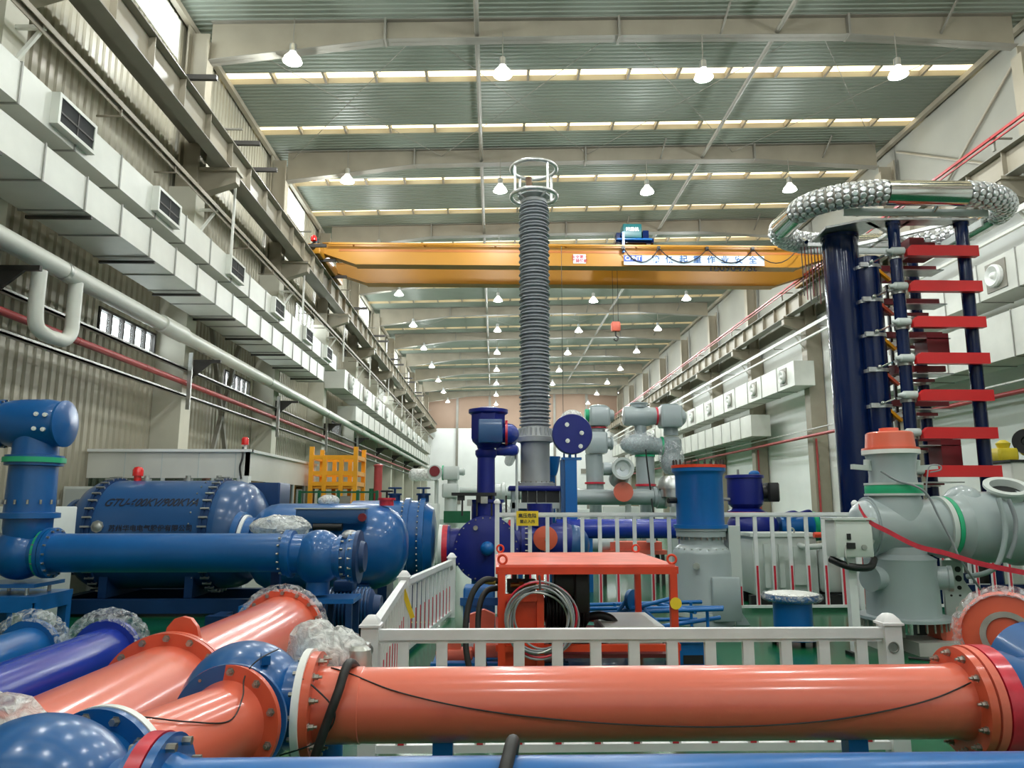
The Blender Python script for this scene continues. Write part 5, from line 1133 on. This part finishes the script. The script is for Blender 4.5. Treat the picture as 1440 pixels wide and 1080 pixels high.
P(t,'duct_tube',M().lathe((-.3,24,2.35),(1,0,0),[(0,.2),(.1,.25),(.5,.25),(.55,.32),(.65,.32),(.7,.22),(1.4,.22)],28),'gis_light'); P(t,'wrapped_valve',M().ell((.1,23.9,1.75),(.5,.3,.26),20,12),'film_thick'); P(t,'support_leg',M().bx(.0,23.9,0,.2,24.1,2.15),'gis_light')
t=E('equipment_box','white cabinets and wrapped parts low in the far background','cabinet',(2.8,27,0))
P(t,'cabinet_body',M().bbox(2.2,26.6,0,3.6,27.4,1.8,.03).bbox(3.9,26.6,0,5.2,27.4,1.9,.03),'cabinet'); P(t,'cabinet_door',M().bx(2.3,26.58,.1,2.88,26.6,1.7).bx(2.93,26.58,.1,3.5,26.6,1.7),'gis_light')
# compressed green-yellow vessel on the right wall
t=E('gas_compressor','olive green horizontal compressor with black fan end on a white cabinet','compressor',(11.0,15.6,2.25)) if 0 else None
c=at(1450,622,17.5)
t=E('compressor','olive yellow cylinder with black round end on top of white cabinet','compressor',(c.x,17.6,0))
P(t,'cylinder_body',M().lathe((c.x-.25,17.5,c.z),(1,0,0),[(0,.22),(.1,.33),(1.6,.33)],32),'brass' if 0 else 'yellow_line'); P(t,'black_end',M().lathe((c.x-.25,17.3,c.z),(-.6,-.8,0),[(0,.30),(.12,.30),(.12,.12),(.06,.1)],28),'black')
P(t,'valve_cluster',M().bbox(c.x-.95,17.3,c.z-.45,c.x-.45,17.8,c.z-.15,.05).lathe((c.x-.7,17.5,c.z-.15),(0,0,1),[(0,.12),(.12,.16),(.2,.06)],14),'yellow_line')
P(t,'cabinet',M().bbox(c.x-.9,17.0,.0,c.x+1.4,18.05,c.z-.5,.03),'offwhite'); P(t,'cabinet_top',M().bx(c.x-.95,16.95,c.z-.5,c.x+1.45,18.1,c.z-.45),'black')
# ================================================================ LEFT: TRANSFORMER TANK AND BLUE DUCTS
c=V((-6.2,14.7,1.42)); r=1.02
t=E('test_transformer','huge dark blue horizontal transformer tank lettered GTU-600KV/900KVA','transformer tank',(c.x,c.y,0))
P(t,'tank_shell',M().lathe((c.x-1.25,c.y,c.z),(1,0,0),[(0,r),(2.35,r)],72),'blue_tank')
P(t,'tank_dome',M().lathe((c.x+1.1,c.y,c.z),(1,0,0),[(0,r),(.18,r*.985),(.34,r*.93),(.48,r*.82),(.58,r*.66),(.64,r*.45),(.67,r*.2),(.675,0)],72),'blue_tank')
P(t,'tank_dome',M().lathe((c.x-1.25,c.y,c.z),(-1,0,0),[(0,r),(.12,r*.98),(.26,r*.9),(.36,r*.78),(.42,r*.66)],72),'blue_tank')
for x in (c.x-1.22,c.x+.86):
    P(t,'tank_flange',M().lathe((x,c.y,c.z),(1,0,0),[(0,r),(.0,r+.05),(.05,r+.05),(.05,r+.03),(.09,r+.03),(.09,r+.05),(.14,r+.05),(.14,r)],72,False),'blue_dark')
    m=M()
    for i in range(40):
        a=2*pi*i/40; m.box((x+.07,c.y+(r+.055)*math.cos(a),c.z+(r+.055)*math.sin(a)),(.16,.045,.03),0,Matrix.Rotation(a,3,'X'))
    P(t,'flange_clamp',m,'galv',kind='stuff')
P(t,'end_port',M().lathe((c.x-1.62,c.y,c.z-.05),(-1,0,0),[(0,.62),(.16,.62),(.16,.72),(.24,.72),(.25,0)],48),'blue_tank'); P(t,'bolt',M().bolts((c.x-1.78,c.y,c.z-.05),(1,0,0),.67,28,.02,.05),'bolt',kind='stuff')
P(t,'row_bolt',M().bolts((c.x+.66,c.y,c.z),(1,0,0),r+.01,30,.018,.02),'bolt',kind='stuff')
yf=c.y-math.sqrt(r*r-.50**2)-.01; th=math.asin(.5/r)
o=text(t,'lettering','GTU-600KV/900KVA',.235,(c.x-.10,c.y-r*math.cos(.62)-.006,c.z+r*math.sin(.62)),(pi/2-.62,0,0),'ink',shear=.35,width=.82)
o=text(t,'lettering','苏州华电电气股份有限公司',.125,(c.x+.0,c.y-r*math.cos(.13)-.006,c.z+r*math.sin(.13)),(pi/2-.13,0,0),'ink')
P(t,'maker_badge',M().cyl((c.x-.95,c.y-r*math.cos(.16)+.02,c.z+.17),(c.x-.95,c.y-r*math.cos(.16)-.03,c.z+.17),.11,n=8).lathe((c.x-.95,c.y-r*math.cos(.16)-.03,c.z+.17),(0,-1,.1),[(0,.09),(.03,.04)],6),'galv',label='silver maker badge')
for x in (-1.0,.55): P(t,'saddle',M().bx(c.x+x,c.y-.7,.3,c.x+x+.15,c.y+.7,.85),'blue_dark')
P(t,'base_skid',M().bx(c.x-1.9,c.y-.95,.06,c.x+1.9,c.y-.75,.30).bx(c.x-1.9,c.y+.75,.06,c.x+1.9,c.y+.95,.30).bx(c.x-1.9,c.y-.75,.1,c.x-1.7,c.y+.75,.28).bx(c.x+1.7,c.y-.75,.1,c.x+1.9,c.y+.75,.28),'blue_dark')
for x in (-1.6,1.6):
    for y in (-.85,.85): P(t,'skid_wheel',M().cyl((c.x+x-.06,c.y+y,.06),(c.x+x+.06,c.y+y,.06),.06,n=14),'black')
for x in (-.6,.2,.8): P(t,'top_fitting',M().lathe((c.x+x,c.y,c.z+r-.02),(0,0,1),[(0,.09),(.06,.09),(.06,.05),(.12,.05)],14),'galv')
P(t,'beacon',M().lathe((c.x-.78,c.y,c.z+r-.01),(0,0,1),[(0,.07),(.1,.07),(.1,.1),(.22,.1),(.27,.07),(.29,0)],18),'red_lens',label='red warning beacon'); P(t,'cable_box',M().bx(c.x-1.15,c.y+.9,c.z+.2,c.x-1.0,c.y+1.2,c.z+.9),'blue_dark')
P(t,'rear_box',M().bbox(c.x+1.2,c.y+.5,1.6,c.x+1.85,c.y+1.3,2.42,.03),'blue_dark')
P(t,'rear_box',M().bbox(c.x-1.8,c.y+.6,1.6,c.x-1.1,c.y+1.3,2.45,.03),'blue_dark')
# left blue tee, riser and elbow
a=V((-6.48,10.5,1.33))
t=E('tee_joint','blue ball tee with green banded riser on a pedestal at the left edge','pipe joint',(a.x,a.y,0))
P(t,'ball_body',M().ell(a,(.36,.36,.36),32,20),'blue'); P(t,'left_arm',M().cyl(a,a-V((1.4,0,0)),.27,n=36),'blue')
P(t,'right_flange',M().lathe(a+V((.2,0,0)),(1,0,0),[(0,.28),(.14,.28),(.14,.34),(.19,.34)],40),'blue'); P(t,'green_band',M().lathe(a+V((.30,0,0)),(1,0,0),[(0,.30),(.0,.325),(.04,.325)],40),'green_ring',label='green band')
P(t,'bolt',M().bolts(a+V((.40,0,0)),(-1,0,0),.31,16,.018,.1).bolts(a+V((.05,0,.66)),(0,0,1),.34,14,.016,.06),'bolt',kind='stuff')
P(t,'riser',M().lathe(a+V((.05,0,.2)),(0,0,1),[(0,.27),(.14,.30),(.26,.30),(.27,.38),(.34,.38),(.35,.31),(.98,.30),(.99,.36),(1.03,.36)],40),'blue')
P(t,'green_band',M().lathe(a+V((.05,0,1.23)),(0,0,1),[(0,.35),(0,.385),(.07,.385)],40),'green_ring',label='green band')
P(t,'upper_neck',M().lathe(a+V((.05,0,1.30)),(0,0,1),[(0,.36),(.03,.36),(.04,.29),(.3,.28)],40),'blue')
e=a+V((.10,0,1.78))
P(t,'upper_elbow',M().lathe(e+V((-.5,0,0)),(1,0,0),[(0,.30),(.1,.33),(.3,.345),(.6,.345),(.75,.32),(.80,.30),(.80,.0)],44),'blue')
P(t,'upper_duct',M().lathe(e+V((-.5,0,0)),(-1,0,0),[(0,.34),(.05,.34),(.06,.265),(2.0,.265)],40),'blue')
P(t,'end_plate',M().lathe(e+V((.30,-.0,0)),(1,0,0),[(0,.33),(.03,.33),(.07,.24),(.09,0)],40),'blue')
P(t,'bolt',M().bolts(e+V((-.52,0,0)),(1,0,0),.325,22,.014,.05),'bolt',kind='stuff')
b0=None
for dx,dz in ((.10,.10),(.22,.09),(.09,-.10),(.21,-.11)):
    p_=V((e.x+dx,e.y-.30,e.z+dz)); mk=M().lathe(p_,(.25,-1,0),[(-.1,.03),(.05,.03),(.05,.014),(.06,.014)],12)
    if b0 is None: b0=P(t,'sight_port',mk,'white_ring'); o_=p_
    else: piece(b0,t,p_-o_)
t=E('pedestal','blue steel pedestal table under the left ball tee','stand',(-6.4,10.5,0))
P(t,'top_frame',M().bx(-6.95,10.05,.72,-5.98,10.95,.80).bx(-6.9,10.05,.60,-6.0,10.12,.72).bx(-6.05,10.1,.60,-5.98,10.9,.72),'blue_bright')
for x in (-6.93,-6.12):
    for y in (10.07,10.85): P(t,'leg',M().bx(x,y,0,x+.12,y+.12,.72),'blue_bright')
P(t,'plate',M().bx(-6.85,10.15,.90,-6.05,10.85,.95),'blue')
for x in (-6.75,-6.2):
    for y in (10.25,10.75): P(t,'jack_bolt',M().cyl((x,y,.80),(x,y,.90),.025,n=8),'galv')
P(t,'side_plate',M().bx(-6.0,10.05,.0,-5.97,10.1,.6),'blue_bright')
t=E('bus_duct','long blue duct from the left ball tee passing before the big tank','pipe',(-4.4,10.5,0))
P(t,'duct_tube',M().lathe((-6.08,10.5,1.33),(1,0,0),[(0,.34),(.05,.34),(.06,.262),(3.2,.262),(3.2,.31),(3.26,.31)],48),'blue')
P(t,'bolt',M().bolts((-6.03,10.5,1.33),(1,0,0),.31,16,.016,.03).bolts((-2.9,10.5,1.33),(-1,0,0),.29,16,.014,.03),'bolt',kind='stuff')
c=V((-2.42,10.5,1.27))
t=E('tee_joint','blue ball joint with bolted blind flange at the right end of the long blue duct','pipe joint',(c.x,c.y,0))
P(t,'ball_body',M().ell(c,(.35,.35,.37),36,20),'blue')
P(t,'left_flange',M().lathe(c+V((-.40,0,.04)),(1,0,0),[(0,.32),(.05,.32),(.06,.27),(.2,.27)],40),'blue')
P(t,'right_neck',M().lathe(c+V((.2,0,0)),(1,0,0),[(0,.27),(.08,.27),(.08,.30),(.13,.30),(.13,.26),(.2,.25),(.22,.33),(.27,.33),(.27,.35),(.32,.35),(.33,.2)],40),'blue')
P(t,'blind_flange',M().lathe(c+V((.52,0,0)),(1,0,0),[(0,.36),(.05,.36),(.06,.22),(.12,.20),(.13,0)],40),'blue_dark')
P(t,'bolt',M().bolts(c+V((.50,0,0)),(-1,0,0),.335,16,.018,.05).bolts(c+V((.32,0,0)),(1,0,0),.28,14,.014,.05),'bolt',kind='stuff')
P(t,'film_cap',M().ell(c+V((.42,0,.30)),(.12,.12,.07),14,8),'film_thick')
P(t,'stand_plate',M().bx(c.x-.45,10.2,.68,c.x+.55,10.8,.74),'blue_bright'); P(t,'stand_frame',M().bx(c.x-.95,10.15,.38,c.x-.35,10.85,.66),'blue_bright')
for x in (-.9,-.45,.1,.45):
    for y in (10.2,10.72): P(t,'stand_leg',M().bx(c.x+x,y,0,c.x+x+.08,y+.08,.68),'blue_bright' if x<0 else 'blue_dark')
P(t,'ball_stub',M().cyl(c-V((0,0,.5)),c-V((0,0,.3)),.16,n=24),'blue')
t=E('wrapped_instrument','gauge block in crumpled plastic on the long blue duct','instrument',(-3.0,10.9,1.6))
g=random.Random(9); m=M().bbox(-3.5,10.75,1.55,-2.75,11.2,1.80,.08); m2=M().ell((-3.12,11.05,1.66),(.44,.26,.17),20,12); m2.v=[tuple(V(p)+V([g.uniform(-.025,.025) for _ in range(3)])) for p in m2.v]
P(t,'plastic_film',m2,'film_thick'); P(t,'gauge_block',M().bbox(-3.4,10.9,1.5,-2.85,11.15,1.72,.03),'gis_light'); P(t,'stand_post',M().bx(-3.2,10.95,0,-3.08,11.07,1.5),'blue_dark')
# second and third blue tanks
c=V((-2.85,13.6,1.24)); r=.76
t=E('gas_tank','bright blue domed horizontal tank behind the ball joint','tank',(c.x,c.y,0))
P(t,'tank_shell',M().lathe((c.x-1.0,c.y,c.z),(1,0,0),[(0,r),(1.55,r),(1.75,r*.98),(1.95,r*.9),(2.1,r*.78),(2.22,r*.58),(2.29,r*.34),(2.31,0)],64),'blue')
P(t,'tank_dome',M().lathe((c.x-1.0,c.y,c.z),(-1,0,0),[(0,r),(.15,r*.97),(.3,r*.86),(.4,r*.68),(.46,r*.4)],64),'blue')
P(t,'left_port',M().lathe((c.x-1.4,c.y-.2,c.z+.15),(-1,0,.1),[(0,.36),(.2,.36),(.2,.44),(.3,.44)],36),'blue'); P(t,'white_ring',M().lathe((c.x-1.53,c.y-.2,c.z+.16),(-1,0,.1),[(0,.40),(.06,.40)],36),'white_ring',label='white ring')
bm=at(416,716,12.75); bn=at(514,736,12.75)
P(t,'drive_box',M().bbox(bm.x,12.75,bn.z,bn.x,12.95,bm.z,.015),'blue_tank',label='long dark drive box'); P(t,'box_lid',M().bx(bm.x-.02,12.73,bm.z,bn.x+.02,12.97,bm.z+.02),'gis_light')
P(t,'box_rod',M().cyl((bm.x+.3,12.8,bn.z-.06),(bn.x-.4,12.8,bn.z-.06),.07,n=12),'black'); P(t,'box_knob',M().cyl((bn.x-.05,12.75,bn.z+.1),(bn.x-.05,12.68,bn.z+.1),.07,n=12),'maroon')
P(t,'top_nozzle',M().lathe((c.x+.9,c.y,c.z+r-.04),(0,0,1),[(0,.13),(.1,.13),(.1,.16),(.14,.16)],18),'red_tape',label='red top nozzle'); P(t,'valve_wheel',M().torus((c.x+.9,c.y,c.z+r+.22),(0,0,1),.1,.02,18,6).cyl((c.x+.9,c.y,c.z+r+.1),(c.x+.9,c.y,c.z+r+.24),.02,n=8),'black')
P(t,'wrapped_valve',M().ell((c.x-.15,c.y,c.z+r+.05),(.2,.14,.11),16,10),'film_thick')
for x in (-.7,.6): P(t,'saddle',M().bx(c.x+x-.1,c.y-.5,.0,c.x+x+.1,c.y+.5,.62),'blue_dark')
c=V((-1.74,15.75,1.26)); r=.80
t=E('gas_tank','blue tank with dotted bolt rows right behind the domed one','tank',(c.x,c.y,0))
P(t,'tank_shell',M().lathe((c.x-1.2,c.y,c.z),(1,0,0),[(0,r),(1.1,r),(1.1,r+.06),(1.2,r+.06),(1.2,r),(1.42,r),(1.42,r+.06),(1.52,r+.06),(1.52,r*.96),(1.68,r*.8),(1.72,r*.5),(1.73,0)],64),'blue')
P(t,'bolt',M().bolts((c.x-.11,c.y,c.z),(-1,0,0),r+.03,40,.016,.03).bolts((c.x+.22,c.y,c.z),(-1,0,0),r+.03,40,.016,.03),'bolt',kind='stuff')
for x in (-.35,.25): P(t,'top_valve',M().lathe((c.x+x,c.y,c.z+r-.03),(0,0,1),[(0,.12),(.14,.12),(.14,.15),(.18,.15)],16).torus((c.x+x,c.y,c.z+r+.26),(0,0,1),.13,.02,18,6).cyl((c.x+x,c.y,c.z+r+.1),(c.x+x,c.y,c.z+r+.27),.025,n=8),'blue_dark')
for x in (-.6,.1): P(t,'saddle',M().bx(c.x+x,c.y-.5,0,c.x+x+.2,c.y+.5,.62),'blue_dark')
t=E('dark_motor','dark blue finned motor low beside the white side railing','motor',(-2.2,11.6,0))
P(t,'motor_body',M().lathe((-2.75,11.6,.42),(1,0,0),[(0,.2),(.05,.3),(.9,.3),(.95,.22),(1.05,.2)],32),'blue_dark'); m=M()
for i in range(14): m.ring((-2.62+i*.055,11.6,.42),(1,0,0),.29,.33,.02,24)
P(t,'cooling_fin',m,'blue_tank',kind='stuff'); P(t,'motor_foot',M().bx(-2.6,11.35,0,-1.95,11.85,.16),'black'); P(t,'terminal_box',M().bbox(-2.4,11.4,.7,-2.1,11.7,.85,.02),'blue_dark')
t=E('skid_base','long dark blue steel skid on the floor under the domed blue tanks','skid',(-3.2,12.8,0))
P(t,'skid_beam',M().bx(-4.6,12.3,0,-1.4,12.5,.22).bx(-4.6,12.5,.05,-4.4,13.0,.2).bx(-1.6,12.5,.05,-1.4,13.0,.2),'blue_dark')
# small white cabinets at left wall
t=E('equipment_cabinet','white steel cabinet behind the blue riser at the left','cabinet',(-7.6,12.6,0))
P(t,'cabinet_body',M().bbox(-8.05,12.3,.05,-7.15,13.0,1.95,.02),'cabinet'); P(t,'cabinet_door',M().bx(-8.0,12.285,.15,-7.62,12.3,1.85).bx(-7.58,12.285,.15,-7.2,12.3,1.85),'gis_light'); P(t,'handle',M().bx(-7.66,12.26,.9,-7.63,12.285,1.05),'steel_dark'); P(t,'plinth',M().bx(-8.0,12.35,0,-7.2,12.95,.05),'black')
t=E('equipment_cabinet','grey wall box under a black cable left of the big tank','cabinet',(-8.55,15.8,0))
P(t,'cabinet_body',M().bbox(-8.92,15.6,.05,-8.25,16.1,2.35,.02),'cabinet'); P(t,'cabinet_door',M().bx(-8.86,15.585,1.3,-8.3,15.6,2.3),'gis_light'); P(t,'plinth',M().bx(-8.85,15.65,0,-8.3,16.05,.05),'black')
# ================================================================ OFFICE CABIN AND YELLOW RACK
ox0,ox1,oy0,oy1,oz=-8.9,-5.4,16.4,22.6,3.12
t=E('office_cabin','white flat-roofed office cabin with a glazed strip along the left wall','cabin',(-7.1,19.5,0))
P(t,'fascia',M().bx(ox0,oy0,2.55,ox1,oy0+.08,oz).bx(ox1-.08,oy0,2.5,ox1,oy1,oz),'offwhite'); P(t,'roof_edge',M().bx(ox0,oy0-.06,oz,ox1+.06,oy0+.1,oz+.06).bx(ox1-.1,oy0,oz,ox1+.06,oy1,oz+.06),'wall_white')
P(t,'roof_panel',M().bx(-8.1,oy0+.1,oz-.02,ox1-.1,oy1,oz+.02),'offwhite')
P(t,'lower_wall',M().bx(ox0,oy0,0,ox1,oy0+.08,1.0).bx(ox1-.08,oy0,0,ox1,oy1,.9),'offwhite')
P(t,'corner_post',M().bx(ox1-.2,oy0-.01,0,ox1+.01,oy0+.2,2.6),'wall_white')
n=6; w=(ox1-.2-ox0)/n
for i in range(n):
    P(t,'glass_pane',M().bx(ox0+i*w+.04,oy0+.03,1.0,ox0+(i+1)*w-.04,oy0+.045,2.55),'office_glass'); P(t,'mullion',M().bx(ox0+(i+1)*w-.04,oy0+.0,1.0,ox0+(i+1)*w+.04,oy0+.08,2.55),'gis_light')
n=5; w=(oy1-oy0-.2)/n
for i in range(n):
    y0=oy0+.2+i*w; P(t,'glass_pane',M().bx(ox1-.05,y0+.04,.9,ox1-.035,y0+w-.04,2.5),'office_glass'); P(t,'mullion',M().bx(ox1-.08,y0+w-.04,.9,ox1,y0+w+.04,2.5),'gis_light')
for i in range(4): P(t,'fascia_joint',M().bx(ox0+.8+i*.8,oy0-.004,2.56,ox0+.82+i*.8,oy0,oz-.01),'gis_light')
P(t,'back_wall',M().bx(ox0+.2,oy1-.5,0,ox1-.2,oy1-.4,2.5),'wall_cream')
q=at(347,640,16.3)
t=E('warning_light','red beacon on a black and white cable post at the office corner','beacon',(-5.5,16.5,oz+.06)); x,y=-5.52,16.45; z=oz+.06
P(t,'post',M().cyl((x,y,z),(x,y,z+.10),.04,n=10),'white_ring'); P(t,'beacon_lens',M().lathe((x,y,z+.10),(0,0,1),[(0,.08),(.13,.08),(.17,.05),(.18,0)],16),'red_lens'); P(t,'hanging_cable',M().tube(curve([(x-.02,y-.06,z+.05),(x,y-.12,z-.2),(x-.04,y-.13,z-.4),(x,y-.12,z-.65)],5),.022,8),'black')
yx0,yx1,yy0,yy1=-5.2,-3.95,21.2,22.5
t=E('storage_rack','yellow steel lattice rack with three levels behind the blue tanks','rack',((yx0+yx1)/2,(yy0+yy1)/2,0))
for x in (yx0,yx0+.38,yx0+.85,yx1):
    for y in (yy0,yy1): P(t,'upright',M().bx(x-.06,y-.06,0,x+.06,y+.06,3.6 if x in(yx0,yx1) else 3.35),'yellow_rack')
for z in (1.9,2.55,2.85,3.3):
    for y in (yy0,yy1): P(t,'cross_beam',M().bx(yx0,y-.05,z-.06,yx1,y+.05,z+.06),'yellow_rack')
    for x in (yx0,yx1): P(t,'side_beam',M().bx(x-.05,yy0,z-.06,x+.05,yy1,z+.06),'yellow_rack')
P(t,'shelf',M().bx(yx0,yy0,2.42,yx1,yy1,2.49),'yellow_rack'); P(t,'shelf',M().bx(yx0,yy0,1.0,yx1,yy1,1.06),'yellow_rack')
t=E('fence_panel','dark green steel fence frame below the yellow rack','fence',(-4.7,20.4,0))
P(t,'fence_rail',M().bx(-5.3,20.3,2.28,-3.2,20.35,2.33).bx(-5.3,20.3,.3,-3.2,20.35,.35),'green_dark')
for k in range(5): P(t,'fence_post',M().bx(-5.3+k*.52,20.28,0,-5.22+k*.52,20.36,2.35),'green_dark')
P(t,'mesh_panel',M().bx(-4.3,20.31,.4,-3.9,20.33,2.2),'steel_grey')
t=E('fire_riser','thick red vertical fire riser pipe in the far left','pipe',(-5.0,30,0)); P(t,'pipe_run',M().cyl((-4.75,30.5,0),(-4.75,30.5,3.5),.17,n=20),'pipe_red'); P(t,'green_sleeve',M().cyl((-5.0,30.5,0),(-5.0,30.5,2.6),.1,n=14),'green_dark'); P(t,'pipe_head',M().lathe((-4.75,30.5,3.5),(0,0,1),[(0,.2),(.06,.2),(.1,.1)],18),'pipe_red')
# yellow floor line and work floor marks
S('trim_6',M().bx(-.7,7.25,.0,5.6,7.37,.004),'yellow_line'); S('trim_7',M().bx(-3.4,13.0,0,-.9,13.12,.004),'yellow_line')
